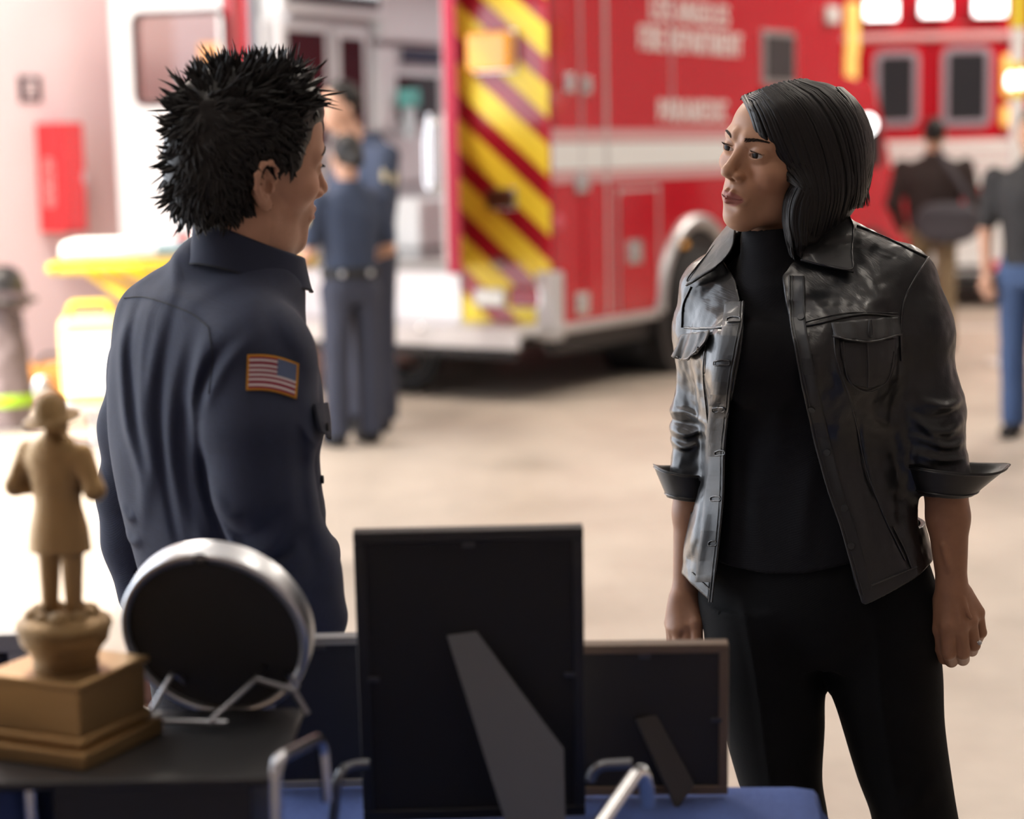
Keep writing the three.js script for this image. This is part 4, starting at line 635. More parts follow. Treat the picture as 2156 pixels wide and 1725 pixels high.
// ---------------------------------------------------------------- the person in the black leather jacket
{
  const Z = -2.85, base = V3(at(1745, 1300, Z).x, 0, Z), A = (px, py, dz = 0) => at(px, py, Z + dz).toArray();
  const me = thing('person', 'person with a black bob, open black leather jacket and black trousers, hands at the sides', 'person', base);
  const pw = (name, geo, mat, label, parent = me) => { geo.translate(-base.x, -base.y, -base.z); return part(parent, name, geo, mat, label); };
  const skin = [0.40, 0.212, 0.127], skinLip = [0.30, 0.095, 0.085];

  // ---- head
  const M = headMatrix([0.4094, 1.5464, -2.86], 0.9645, -53.87, -2.02, -11.86), Mi = M.clone().invert(), toL = (x, y, z) => V3(x, y, z).applyMatrix4(Mi);
  const hf = headField({ open: 0.0014, slit: 0.0042, wing: 0.0016 });
  const neckL = toL(...A(1640, 640, -0.05)); hf.cone([0, -0.045, -0.028], neckL.toArray(), 0.051, 0.056, 0.03);
  const head = hf.mesh([-0.1, -0.2, -0.125], [0.1, 0.135, 0.128], 0.0014, { color: skinColor(skin, skinLip), lip: 2.6 }); head.applyMatrix4(M);
  // ---- arms and hands
  const arm = makeSDF(), armSkin = (x, y, z) => { const k = 1 + 0.09 * noise(x * 50, y * 50, z * 50) + 0.05 * noise(x * 170, y * 170, z * 170); return [skin[0] * 0.74 * k, skin[1] * 0.70 * k, skin[2] * 0.68 * k]; };  // arms toned below the face: their weaker light is put into the colour
  { // left hand, back of the hand to the camera
    const w = A(2004, 1236, 0.10); arm.chain([A(1985, 960, 0.07), A(1996, 1090, 0.09), w], [0.036, 0.0305, 0.0215], 0.012);
    arm.cone(w, A(2012, 1262, 0.102), 0.0205, 0.0205, 0.012);
    const kn = [A(1995, 1316, 0.118), A(2020, 1318, 0.118), A(2042, 1308, 0.108), A(2058, 1290, 0.094)];
    for (const [i, k] of kn.entries()) arm.cone(A(2000 + i * 9, 1256, 0.104 - i * 0.004), k, 0.0155, [0.0128, 0.013, 0.0122, 0.011][i], 0.012);
    arm.ell(A(2018, 1290, 0.088), [0.026, 0.03, 0.014], 0.014);
    const f1 = [A(1998, 1374, 0.112), A(2027, 1374, 0.11), A(2050, 1358, 0.1), A(2065, 1332, 0.086)], f2 = [A(2003, 1392, 0.085), A(2027, 1388, 0.083), A(2046, 1370, 0.076), A(2058, 1346, 0.066)], f3 = [A(2000, 1366, 0.07), A(2022, 1362, 0.068), A(2040, 1350, 0.062), A(2050, 1330, 0.056)];
    kn.forEach((k, i) => { const r = [0.0106, 0.0108, 0.0098, 0.0086][i]; arm.cone(k, f1[i], r * 1.12, r, 0.003).cone(f1[i], f2[i], r, r * 0.92, 0.003).cone(f2[i], f3[i], r * 0.9, r * 0.8, 0.002); });
    arm.cone(A(1985, 1268, 0.095), A(1974, 1322, 0.098), 0.0155, 0.0118, 0.012).cone(A(1974, 1322, 0.098), A(1980, 1362, 0.088), 0.0112, 0.0098, 0.004).cone(A(1980, 1362, 0.088), A(1987, 1388, 0.078), 0.0096, 0.0082, 0.003);
    for (const [a, b] of [[[2004, 1262], [1998, 1312]], [[2014, 1262], [2022, 1312]], [[2026, 1262], [2044, 1302]]]) arm.cone(A(...a, 0.1205), A(...b, 0.128), 0.0022, 0.0026, 0.006);
    arm.cone(A(1984, 1150, 0.118), A(2000, 1200, 0.118), 0.002, 0.0022, 0.008);
  }
  { // right hand
    const w = A(1444, 1246, -0.075); arm.chain([A(1462, 960, -0.1), A(1456, 1080, -0.085), w], [0.034, 0.0285, 0.0205], 0.012);
    arm.cone(w, A(1442, 1270, -0.07), 0.020, 0.020, 0.01);
    const kn = [A(1446, 1318, -0.045), A(1430, 1326, -0.046), A(1419, 1322, -0.056), A(1413, 1312, -0.07)];
    for (const [i, k] of kn.entries()) arm.cone(A(1446 - i * 5, 1264, -0.068), k, 0.0145, [0.0122, 0.0122, 0.0114, 0.0104][i], 0.012);
    arm.ell(A(1436, 1290, -0.075), [0.02, 0.032, 0.02], 0.012);
    const f1 = [A(1450, 1368, -0.035), A(1432, 1378, -0.04), A(1421, 1372, -0.052), A(1415, 1356, -0.066)], f2 = [A(1456, 1382, -0.06), A(1440, 1388, -0.068), A(1430, 1382, -0.078), A(1424, 1366, -0.088)];
    kn.forEach((k, i) => { const r = [0.0104, 0.0104, 0.0096, 0.0086][i]; arm.cone(k, f1[i], r * 1.1, r, 0.003).cone(f1[i], f2[i], r, r * 0.85, 0.003); });
    arm.cone(A(1456, 1268, -0.062), A(1466, 1312, -0.038), 0.0145, 0.0112, 0.01).cone(A(1466, 1312, -0.038), A(1468, 1350, -0.03), 0.0105, 0.0092, 0.004).cone(A(1468, 1350, -0.03), A(1462, 1374, -0.03), 0.009, 0.0076, 0.003);
  }
  const box = (pts, m) => { const lo = [1e9, 1e9, 1e9], hi = [-1e9, -1e9, -1e9]; for (const p of pts) for (let i = 0; i < 3; i++) { lo[i] = Math.min(lo[i], p[i] - m); hi[i] = Math.max(hi[i], p[i] + m); } return [lo, hi]; };
  const armL = arm.mesh(...box([A(1925, 1040, 0.05), A(2085, 1420, 0.16)], 0.03), 0.0019, { color: armSkin }), armR = arm.mesh(...box([A(1400, 1040, -0.16), A(1490, 1400, 0.0)], 0.03), 0.0019, { color: armSkin });
  // ---- torso shape shared by top and jacket
  const turn = -0.42, sect = (py, l, r, dz, rz, grow = 0) => { const a = at(l, py, Z + dz), b = at(r, py, Z + dz), hw = (b.x - a.x) / 2 + grow, rzz = rz + grow, rx = Math.sqrt(Math.max(hw * hw - (rzz * Math.sin(turn)) ** 2, 1e-4)) / Math.cos(turn); return [(a.y + b.y) / 2, (a.x + b.x) / 2, Z + dz, rx, rzz, turn]; };
  const rows = [[520, 1590, 1800, -0.03, 0.05], [552, 1530, 1880, -0.025, 0.072], [600, 1484, 1908, -0.02, 0.092], [680, 1466, 1905, -0.012, 0.108], [760, 1472, 1895, -0.005, 0.116], [850, 1486, 1893, 0, 0.106], [940, 1500, 1893, 0, 0.099], [1030, 1494, 1908, 0.0, 0.105], [1120, 1470, 1928, 0.0, 0.114], [1200, 1456, 1946, 0, 0.120], [1290, 1446, 1964, 0, 0.124]];
  const trunk = (grow) => loftD(rows.map((r) => sect(...r, grow)), 2.2);
  const bust = [[A(1590, 765, 0.085), [0.068, 0.066, 0.052]], [A(1765, 752, 0.10), [0.072, 0.068, 0.054]]];
  const bodyLow = makeSDF().fn(trunk(-0.04), 0.02); for (const [x0, x1, x2] of [[1618, 1640, 1650], [1850, 1895, 1925]]) bodyLow.chain([A(x0, 1300, 0), A(x1, 1640, -0.01), [A(x2, 1725, 0)[0], 0.1, Z - 0.01]], [0.05, 0.036, 0.026], 0.03);
  bodyLow.chain([A(1515, 620, -0.08), A(1480, 890, -0.105), A(1462, 970, -0.1)], [0.034, 0.033, 0.032], 0.03).chain([A(1892, 620, 0.04), A(1950, 880, 0.06), A(1985, 970, 0.07)], [0.036, 0.036, 0.034], 0.03).cone(A(1640, 640, -0.05), A(1650, 560, -0.045), 0.05, 0.05, 0.03);
  const lowG = bodyLow.mesh([base.x - 0.32, 0.06, Z - 0.2], [base.x + 0.3, 1.5, Z + 0.2], 0.014, { color: armSkin });
  bodyOf(me, [head, armL, armR, lowG].map((g) => { g.translate(-base.x, 0, -base.z); return g; }), skinMat(0.46));
  // ---- eyes, brows, lashes
  const eyeM = new THREE.MeshPhysicalMaterial({ vertexColors: true, roughness: 0.35, specularIntensity: 0.12 });
  const browM = std([0.02, 0.013, 0.010], 0.85, 0, { specularIntensity: 0.3 });
  for (const s of [-1, 1]) {
    const e = eyeGeo(0.0125, [s * 0.02 - 0.06, -0.03, 1]); e.scale(1.12, 1, 1); e.translate(s * 0.0315, -0.001, 0.0735); e.applyMatrix4(M); pw('eye', e, eyeM);
    const L = locks(); for (let i = 0; i < 150; i++) { const t = i / 149, x = s * lerp(0.0145, 0.047, t), y = 0.0170 + 0.0050 * Math.sin(t * 2.0) + 0.0005 * t + rr(-0.0030, 0.0030) * (1 - t * 0.65), q = V3(x, y, 0.13), z = zOf(hf, x, y), dir = V3(s * lerp(0.75, 1, t), lerp(0.6, -0.25, t), 0).normalize(), P = []; for (let k = 0; k < 4; k++) { const a = x + dir.x * k * 0.0015, b = y + dir.y * k * 0.0015; P.push(V3(a, b, zOf(hf, a, b) + 0.0006).applyMatrix4(M)); } void q; void z; L.add(P, 0.00034, 0.0003, () => V3(-0.6, 0, 0.8), 0.25); }
    pw('eyebrow', L.geo(), browM);
    const K = locks(); for (let i = 0; i < 22; i++) { const t = i / 21, a = lerp(-0.0130, 0.0122, t) * s, x = s * 0.0315 + a, y = -0.001 + 0.0042 * (1 - (a / 0.0165) ** 2) - 0.0005, z = 0.0735 + Math.sqrt(Math.max(0, 0.0137 ** 2 - a * a - 0.004 ** 2)), P = []; for (let k = 0; k < 4; k++) P.push(V3(x + s * k * 0.0009 * (t * 2 - 0.6), y + k * k * 0.0004, z + k * 0.0015).applyMatrix4(M)); K.add(P, 0.00035, 0.0003, () => V3(0, 1, 0), 0.3); }
    for (let i = 0; i < 12; i++) { const P = []; for (let k = 0; k < 3; k++) { const t = clamp((i + k * 0.5) / 12, 0, 1), a = lerp(-0.0132, 0.0126, t) * s; P.push(V3(s * 0.0315 + a, -0.001 + 0.0042 * (1 - (a / 0.0165) ** 2), 0.0738 + Math.sqrt(Math.max(0, 0.0137 ** 2 - a * a - 0.004 ** 2))).applyMatrix4(M)); } K.add(P, 0.0006, 0.0005, () => V3(-0.6, 0, 0.8), 0.9, 0.9); }
    pw('eyelashes', K.geo(), browM);
  }
  // ---- black knit top with a mock neck
  const shirt = makeSDF().fn(trunk(-0.012), 0.02); for (const [c, r] of bust) shirt.ell(c, r.map((v) => v - 0.006), 0.05);
  shirt.cone(A(1632, 600, 0.0), A(1622, 506, -0.004), 0.054, 0.0445, 0.03).cone(A(1650, 600, -0.05), A(1640, 500, -0.055), 0.058, 0.053, 0.03);
  shirt.cut(A(1618, 458, -0.01), [0.045, 0.036, 0.05], 0.004);
  const hemTop = [[1480, 1196], [1540, 1212], [1620, 1218], [1700, 1209], [1790, 1184], [1960, 1170]].map((q) => at(q[0], q[1], Z + 0.11)).map((p) => [p.y, p.x]);
  shirt.cutFn((x, y) => y - lineMix(hemTop, x), 0.004);
  shirt.mod(foldMod([[[[1690, 700], [1650, 850], [1640, 1000]], 0.014, 0.003], [[[1580, 800], [1560, 950], [1560, 1100]], 0.012, 0.003], [[[1720, 950], [1700, 1080], [1690, 1190]], 0.014, 0.0035], [[[1610, 1000], [1600, 1110], [1610, 1200]], 0.012, 0.003]], Z + 0.12));
  pw('knit_top', shirt.mesh([base.x - 0.33, 0.8, Z - 0.2], [base.x + 0.25, 1.52, Z + 0.2], 0.004), std([0.0065, 0.0068, 0.0088], 0.85, 0, { specularIntensity: 0.35,  bumpMap: weave, bumpScale: 0.0004 }), 'black mock neck top');
  // ---- trousers
  const tr = makeSDF().loft([sect(1130, 1500, 1925, 0, 0.098), sect(1200, 1486, 1950, 0, 0.108), sect(1270, 1478, 1966, 0, 0.112), sect(1330, 1500, 1960, 0, 0.105), sect(1385, 1560, 1900, 0, 0.08)], 0.03);
  const leg = (L) => tr.loft(L.map(([py, l, r, dz, rz]) => { const a = at(l, py, Z + dz), b = at(r, py, Z + dz); return [a.y, (a.x + b.x) / 2, Z + dz, (b.x - a.x) / 2, rz]; }).concat(L.floor), 0.02);
  const legA = [[1270, 1484, 1720, -0.02, 0.1], [1340, 1483, 1726, -0.02, 0.105], [1420, 1492, 1730, -0.02, 0.1], [1520, 1518, 1735, -0.025, 0.088], [1640, 1552, 1730, -0.03, 0.08], [1725, 1578, 1742, -0.03, 0.078]]; legA.floor = [[0.35, A(1662, 1725)[0] + 0.0, Z - 0.04, 0.07, 0.085], [0.03, A(1668, 1725)[0] + 0.0, Z - 0.045, 0.09, 0.105]]; leg(legA);
  const legB = [[1270, 1740, 1966, 0.02, 0.1], [1340, 1736, 1974, 0.02, 0.105], [1420, 1740, 1982, 0.02, 0.1], [1520, 1770, 1986, 0.02, 0.09], [1640, 1806, 2002, 0.015, 0.08], [1725, 1836, 2016, 0.015, 0.078]]; legB.floor = [[0.35, A(1940, 1725)[0] + 0.015, Z + 0.01, 0.072, 0.085], [0.03, A(1950, 1725)[0] + 0.03, Z + 0.0, 0.09, 0.105]]; leg(legB);
  tr.mod(foldMod([[[[1840, 1260], [1852, 1450], [1900, 1725]], 0.006, 0.004], [[[1565, 1260], [1600, 1450], [1640, 1725]], 0.006, 0.004], [[[1735, 1400], [1690, 1360], [1640, 1350]], 0.02, -0.004], [[[1735, 1410], [1800, 1370], [1850, 1350]], 0.02, -0.004], [[[1705, 1460], [1735, 1500], [1728, 1560]], 0.015, 0.005], [[[1985, 1640], [1930, 1700], [1880, 1720]], 0.015, 0.005]], Z + 0.11, (x, y, z) => z > Z - 0.02));
  pw('trousers', tr.mesh([base.x - 0.28, 0.02, Z - 0.2], [base.x + 0.34, 1.06, Z + 0.2], 0.006), std([0.0042, 0.0044, 0.0050], 0.85, 0, { specularIntensity: 0.25, bumpMap: weave, bumpScale: 0.0003 }), 'black tailored trousers');
  for (const x of [A(1668, 1725)[0], A(1950, 1725)[0] + 0.03]) { const sh = makeSDF().ell([x, 0.05, Z + 0.02], [0.042, 0.055, 0.09], 0.02).ell([x - 0.03, 0.035, Z + 0.1], [0.042, 0.04, 0.08], 0.03).andFn((px, y) => 0.004 - y, 0.004); pw('shoe', sh.mesh([x - 0.12, 0, Z - 0.1], [x + 0.1, 0.13, Z + 0.2], 0.005), blackM); }

  // ---- leather jacket
  const jk = makeSDF().fn(trunk(0.008), 0.02); for (const [c, r] of bust) jk.ell(c, r.map((v) => v + 0.008), 0.05);
  const hemFlare = makeSDF(); void hemFlare;
  jk.cone(A(1590, 565, -0.06), A(1720, 540, -0.055), 0.058, 0.068, 0.04).cone(A(1740, 542, -0.045), A(1890, 584, 0.035), 0.062, 0.049, 0.03).cone(A(1600, 560, -0.06), A(1505, 606, -0.075), 0.055, 0.046, 0.03);
  // sleeves
  jk.chain([A(1508, 612, -0.075), A(1488, 700, -0.09), A(1478, 880, -0.105), A(1464, 1000, -0.09)], [0.048, 0.045, 0.0415, 0.0405], 0.03);
  jk.chain([A(1896, 614, 0.04), A(1922, 690, 0.055), A(1950, 860, 0.065), A(1978, 1000, 0.085)], [0.0545, 0.053, 0.05, 0.0455], 0.03);
  const xArm = at(1500, 900, Z - 0.08).x, front = (x, y, z) => z > Z - (x < xArm ? 0.125 : 0.06);
  jk.mod(foldMod([
    // left (image) sleeve rumples
    [[[1428, 905], [1465, 898], [1498, 915]], 0.006, 0.006], [[[1430, 940], [1465, 950], [1495, 935]], 0.006, 0.006], [[[1432, 965], [1460, 978], [1490, 968]], 0.005, 0.005], [[[1430, 922], [1460, 925], [1492, 926]], 0.005, -0.004],
    // right sleeve rumples at the elbow
    [[[2028, 838], [1990, 852], [1925, 838]], 0.007, 0.007], [[[2030, 880], [1985, 905], [1925, 890]], 0.007, 0.006], [[[2036, 925], [1990, 935], [1918, 915]], 0.006, 0.006], [[[2038, 958], [1990, 962], [1925, 955]], 0.006, 0.004], [[[2010, 860], [1960, 875], [1915, 865]], 0.006, -0.005], [[[1915, 870], [1950, 905], [1975, 945]], 0.006, 0.005], [[[1925, 640], [1945, 720], [1960, 800]], 0.014, 0.003],
    // front drape
    [[[1755, 690], [1745, 760], [1790, 860]], 0.006, 0.003], [[[1790, 690], [1830, 640], [1900, 600]], 0.016, 0.005], [[[1830, 540], [1850, 610], [1895, 665]], 0.012, 0.005], [[[1700, 600], [1720, 640], [1790, 670]], 0.014, 0.004],
    [[[1720, 700], [1700, 780], [1710, 880]], 0.014, 0.004], [[[1790, 840], [1840, 880], [1890, 900]], 0.012, 0.005], [[[1800, 880], [1815, 980], [1850, 1080]], 0.004, -0.0035], [[[1850, 1080], [1890, 1140], [1915, 1200]], 0.004, -0.003], [[[1880, 850], [1900, 950], [1905, 1050]], 0.014, 0.005], [[[1760, 950], [1800, 1060], [1830, 1180]], 0.016, 0.004], [[[1900, 1000], [1890, 1100], [1920, 1180]], 0.014, -0.005],
    [[[1500, 700], [1490, 800], [1500, 900]], 0.005, -0.003], [[[1515, 700], [1510, 850], [1505, 1000]], 0.006, 0.003], [[[1490, 1050], [1475, 1150], [1460, 1210]], 0.007, 0.006], [[[1478, 1070], [1462, 1140], [1446, 1205]], 0.005, -0.005], [[[1505, 1060], [1492, 1150], [1480, 1225]], 0.006, 0.004],
    [[[1460, 640], [1490, 610], [1540, 600]], 0.01, 0.004], [[[1440, 640], [1450, 720], [1445, 800]], 0.01, 0.003],
  ], Z + 0.1, front));
  jk.mod((x, y, z, d) => Math.abs(d) < 0.02 ? 0.0022 * noise(x * 26, y * 18, z * 26) + 0.0009 * noise(x * 70, y * 60, z * 70) : 0);
  const solid = jk.d;      // closed outer form, for seams and pockets
  const openL = [[1557, 470], [1540, 552], [1566, 600], [1570, 637], [1565, 687], [1545, 795], [1537, 869], [1530, 943], [1527, 1041], [1518, 1140], [1503, 1290]], openR = [[1690, 470], [1672, 545], [1660, 583], [1663, 682], [1675, 746], [1695, 844], [1715, 933], [1744, 1041], [1769, 1115], [1815, 1290]];
  const toXY = (L, dz) => L.map(([a, b]) => at(a, b, Z + dz)).map((p) => [p.x, p.y]).reverse(), oL = toXY(openL, 0.11), oR = toXY(openR, 0.12);
  const hemF = [[1400, 1196, -0.02], [1441, 1214, -0.02], [1503, 1274, 0.06], [1600, 1240, 0.1], [1700, 1240, 0.1], [1811, 1258, 0.1], [1952, 1196, 0.1], [2000, 1180, 0.1]].map((q) => at(q[0], q[1], Z + q[2])).map((p) => [p.y, p.x]), hemB = at(1700, 1205, Z - 0.1).y;
  const jacket = (x, y, z) => {
    let d = solid(x, y, z); d = Math.max(d, -(d + 0.0065));
    if (z > Z - 0.05) { const a = lineMix(oL, y), b = lineMix(oR, y), in_ = Math.max(a - x, x - b), zz = Z - 0.05 - z; d = smax(d, -Math.max(in_, zz), 0.003); }
    const hem = z > Z - 0.02 ? lineMix(hemF, x) : lerp(hemB, lineMix(hemF, x), sstep(-0.1, -0.02, z - Z)); d = smax(d, hem - y, 0.003);
    const nk = ellD(A(1650, 470, -0.02), [0.072, 0.075, 0.085])(x, y, z); d = smax(d, -nk, 0.003);
    // sleeve ends above the cuffs
    return d;
  };
  const sleeveEnd = (f) => (x, y, z) => { let d = f(x, y, z); const yl = at(1450, 1022, Z).y, yr = at(1990, 1018, Z).y; if (x < at(1494, 1000, Z - 0.08).x && z < Z - 0.03 && y > yl - 0.05) d = Math.max(d, yl - y); if (x > at(1926, 1040, Z + 0.06).x && y > yr - 0.05) d = Math.max(d, yr - y); return d; };
  const jg = meshField(sleeveEnd(jacket), [base.x - 0.36, at(1500, 1290, Z + 0.1).y, Z - 0.22], [base.x + 0.34, 1.50, Z + 0.22], 0.0026, { lip: 1.5 });
  const jm = pw('leather_jacket', jg, leatherM, 'black leather jacket worn open'); const jp = (n, g, m = leatherEdgeM, l) => g && pw(n, g, m, l, jm);
  // cuffs turned back
  const cuff = (tc, trx, trz, bc, brx, brz, n = 64, m = 10) => { const grid = []; for (let i = 0; i <= n; i++) { const a = i / n * Math.PI * 2, row = []; for (let j = 0; j <= m; j++) { const v = j / m, c = V3(...tc).lerp(V3(...bc), 1 - v), pinch = 1 + 0.05 * Math.sin(a * 3 + 1) * v, rx = lerp(brx, trx, v) * pinch, rz = lerp(brz, trz, v), nx = Math.cos(a), nz = Math.sin(a); row.push({ p: V3(c.x + nx * rx, c.y + 0.0015 * Math.sin(a * 2 + 0.5) - 0.004 * v * Math.cos(a - 0.2), c.z - nz * rz), n: V3(nx / rx, 0.3 / rx, -nz / rz).normalize() }); } grid.push(row); } return grid; };
  const cR = cuff(A(2012, 984, 0.1), 0.07, 0.05, A(1991, 1040, 0.1), 0.0385, 0.037), cL = cuff(A(1442, 990, -0.085), 0.044, 0.046, A(1451, 1048, -0.08), 0.0315, 0.034);
  for (const [g, tip] of [[cR, 0], [cL, Math.PI]]) { g.forEach((row, i) => { const a = i / 64 * Math.PI * 2, k = Math.exp(-Math.pow(((a - tip + Math.PI * 3) % (Math.PI * 2) - Math.PI) / 0.55, 2)); row.forEach((q, j) => { q.p.y += k * 0.005 * j / 10 ; q.p.x += (tip ? -1 : 1) * k * 0.004 * j / 10; }); });
    const c = jp('cuff', sheet(g, 0.004), leatherM, 'turned back leather cuff');
    for (const j of [9, 1]) { const P = g.map((r) => r[j].p.clone().addScaledVector(r[j].n, 0.0045)); pw('cuff_seam', new THREE.TubeGeometry(new THREE.CatmullRomCurve3(P.slice(0, 64), true), 120, 0.0013, 6, true), leatherEdgeM, null, c); } }
  // collar leaves
  { const cl = patchOn(solid, [[[1708, 508], [1776, 456]], [[1702, 530], [1793, 490]], [[1694, 548], [1796, 540]], [[1688, 560], [1797, 584]]], 26, 22, 0.006, 0.004, { z: Z + 0.06, lift: (u, v) => 0.012 * (1 - u) * (1 - v) + 0.003 });
    jp('collar', cl, leatherM, 'wide leather collar leaf');
    const c2 = patchOn(solid, [[[1538, 492], [1558, 484]], [[1510, 526], [1560, 512]], [[1482, 566], [1552, 540]], [[1456, 606], [1520, 578]]], 22, 24, 0.005, 0.004, { z: Z + 0.0, lift: (u) => 0.004 + 0.008 * u });
    jp('collar', c2, leatherM, 'leather collar leaf catching the light');
    for (const s of [[[1776, 458], [1792, 490], [1794, 540], [1793, 578], [1700, 560]], [[1556, 486], [1500, 545], [1460, 600], [1518, 576]]]) jp('seam', seamOn(solid, s, 0.0013, 0.0135)); }
  // plackets, yokes, seams
  const strip = (L, w, off) => patchOn(solid, L.map(([a, b]) => w > 0 ? [[a + 1, b], [a + w, b]] : [[a + w, b], [a - 1, b]]), 8, 60, off, 0.0022, { z: Z + 0.12 });
  jp('placket', strip(openL.slice(3, -1).concat([[1508, 1226]]), -42, 0.0006), leatherM, 'front band with buttonholes'); jp('placket', strip(openR.slice(2, -1).concat([[1802, 1240]]), 34, 0.0006), leatherM);
  const sew = (pts, r = 0.0011, off = 0.0012) => jp('seam', seamOn(solid, pts, r, off, { n: pts.length * 12 }));
  sew([[1664, 692], [1720, 682], [1780, 668], [1830, 662], [1892, 668]], 0.0017); sew([[1442, 690], [1470, 692], [1520, 690], [1562, 684]], 0.0017); sew([[1668, 686], [1780, 660], [1890, 660]], 0.0008);
  sew([[1956, 540], [1930, 580], [1905, 630], [1896, 690], [1897, 760]], 0.0016); sew([[1804, 476], [1880, 508], [1950, 542]], 0.0013); sew([[1456, 604], [1440, 640], [1436, 690]], 0.0014);
  sew([[1756, 700], [1762, 760], [1790, 840], [1800, 880], [1822, 980], [1862, 1090], [1905, 1180]], 0.0013); sew([[1490, 702], [1482, 780], [1488, 860], [1500, 960]], 0.0012);
  sew([[1818, 1240], [1870, 1218], [1930, 1194]], 0.0013, 0.001); sew([[1458, 1206], [1498, 1244]], 0.0011, 0.0008); sew([[1880, 1110], [1905, 1160], [1920, 1200]], 0.0012, 0.001);
  for (const L of [openR.slice(2, -1).concat([[1808, 1254]]), openL.slice(3, -1).concat([[1504, 1268]])]) { const sg = L === undefined ? 0 : (L[0][0] > 1600 ? 1 : -1); sew(L.map(([a, b]) => [a + sg * 3, b]), 0.0016, 0.0028); sew(L.map(([a, b]) => [a + sg * 9, b]), 0.0007, 0.003); }
  // pocket flaps and pockets
  jp('pocket', patchOn(solid, [[[1768, 720], [1884, 712]], [[1776, 770], [1882, 770]], [[1790, 808], [1868, 806]]], 20, 20, 0.0004, 0.0022, { bow: (u, v) => v > 0.9 ? 10 * (1 - Math.abs(u * 2 - 1)) : 0 }), leatherM, 'patch pocket');
  const fl = jp('pocket_flap', patchOn(solid, [[[1750, 682], [1889, 668]], [[1754, 700], [1890, 688]], [[1760, 714], [1890, 708]]], 26, 12, 0.002, 0.0034, { bow: (u, v) => 12 * v * (1 - Math.abs(u * 2 - 1)) + 1.2 * Math.sin(u * 40) * v, lift: (u, v) => 0.004 * v + 0.0012 * Math.sin(u * 26 + 1) }), leatherM, 'pointed pocket flap');
  const f2 = jp('pocket_flap', patchOn(solid, [[[1440, 704], [1500, 698]], [[1434, 724], [1496, 722]], [[1427, 746], [1484, 740]]], 20, 12, 0.002, 0.0034, { bow: (u, v) => 16 * v * (1 - Math.abs(u * 2 - 1)), lift: (u, v) => 0.006 * v + 0.0015 * Math.sin(u * 20) }), leatherM, 'pointed pocket flap');
  pw('flap_seam', seamOn(solid, [[1753, 712], [1790, 719], [1824, 722], [1860, 714], [1888, 706]], 0.0013, 0.0095), leatherEdgeM, null, fl); pw('flap_seam', seamOn(solid, [[1430, 742], [1455, 754], [1484, 736]], 0.0013, 0.0105), leatherEdgeM, null, f2);
  pw('buttonhole', seamOn(solid, [[1823, 678], [1822, 692], [1823, 712], [1827, 712], [1827, 692], [1826, 678]], 0.001, 0.0105, { n: 30 }), leatherEdgeM, null, fl);
  sew([[1824, 724], [1826, 770], [1826, 815]], 0.0009, 0.003); sew([[1775, 720], [1786, 800], [1826, 824], [1866, 800], [1880, 740]], 0.0011, 0.0028);
  for (const [px, py, w] of [[1546, 677, 13], [1522, 765, 15], [1516, 860, 12], [1519, 954, 10], [1510, 1051, 10], [1503, 1145, 8]]) jp('buttonhole', seamOn(solid, [[px - w, py - 3], [px, py - 6], [px + w, py - 4], [px + w, py + 3], [px, py + 4], [px - w, py + 4], [px - w, py - 3]], 0.0011, 0.0036, { n: 40 }), leatherEdgeM);
  for (const [px, py] of [[1687, 670], [1710, 860], [1742, 952], [1778, 1070], [1792, 1150]]) { const p = hit(solid, px, py), n = gradient(solid, p); const g = new THREE.CylinderGeometry(0.005, 0.0055, 0.002, 18); g.applyQuaternion(new THREE.Quaternion().setFromUnitVectors(V3(0, 1, 0), n)); g.translate(...p.addScaledVector(n, 0.0035).toArray()); jp('button', g, leatherM); }
  // ---- ring
  { const c = V3(...A(2050, 1352, 0.1)), g = new THREE.TorusGeometry(0.0102, 0.0013, 8, 28); g.rotateX(Math.PI / 2 - 0.25); g.translate(c.x, c.y, c.z); const r = pw('ring', g, chromeM, 'silver ring with a clear stone'); const st = new THREE.OctahedronGeometry(0.0042, 1); const q = V3(...A(2062, 1354, 0.108)); st.translate(q.x, q.y, q.z); pw('stone', st, std([0.9, 0.9, 0.92], 0.05, 0, { transmission: 0.6, thickness: 0.004, ior: 2.2 }), null, r); }

  // ---- hair: a side-parted bob
  const hv = makeSDF();
  hv.ell(A(1706, 302, -0.02), [0.086, 0.0945, 0.098], 0.01, [0, 0, -0.12]).ell(A(1752, 352, -0.02), [0.054, 0.078, 0.078], 0.03).ell(A(1722, 410, 0.01), [0.05, 0.06, 0.062], 0.03).ell(A(1640, 262, 0.015), [0.06, 0.06, 0.066], 0.03, [0, 0, -0.5]);
  hv.cone(A(1672, 400, 0.058), A(1674, 505, 0.052), 0.017, 0.011, 0.03).cone(A(1705, 420, 0.045), A(1700, 500, 0.04), 0.03, 0.02, 0.03).cone(A(1800, 380, -0.03), A(1808, 422, -0.03), 0.018, 0.008, 0.02);
  const edge = [[1556, 150], [1560, 206], [1577, 226], [1589, 270], [1602, 310], [1622, 345], [1655, 376], [1668, 396], [1656, 420], [1651, 470], [1662, 540]].map(([a, b]) => at(a, b, Z + 0.055)).map((p) => [p.x, p.y]).reverse();
  const hairCut = hv.d, hairF = (x, y, z) => { let d = hairCut(x, y, z); const lim = lineMix(edge, y) - (Z + 0.055 - z) * 0.35; d = smax(d, lim - x, 0.006); return d; };
  pw('hair_volume', (() => { const g = meshField((x, y, z) => hairF(x, y, z) + 0.0025 + 0.002 * noise(x * 30, y * 8, z * 30), [at(1545, 300, Z).x - 0.02, at(1700, 560, Z).y, Z - 0.15], [at(1840, 300, Z).x + 0.02, at(1700, 150, Z).y + 0.02, Z + 0.13], 0.0035); return g; })(), hairM, 'black bob');
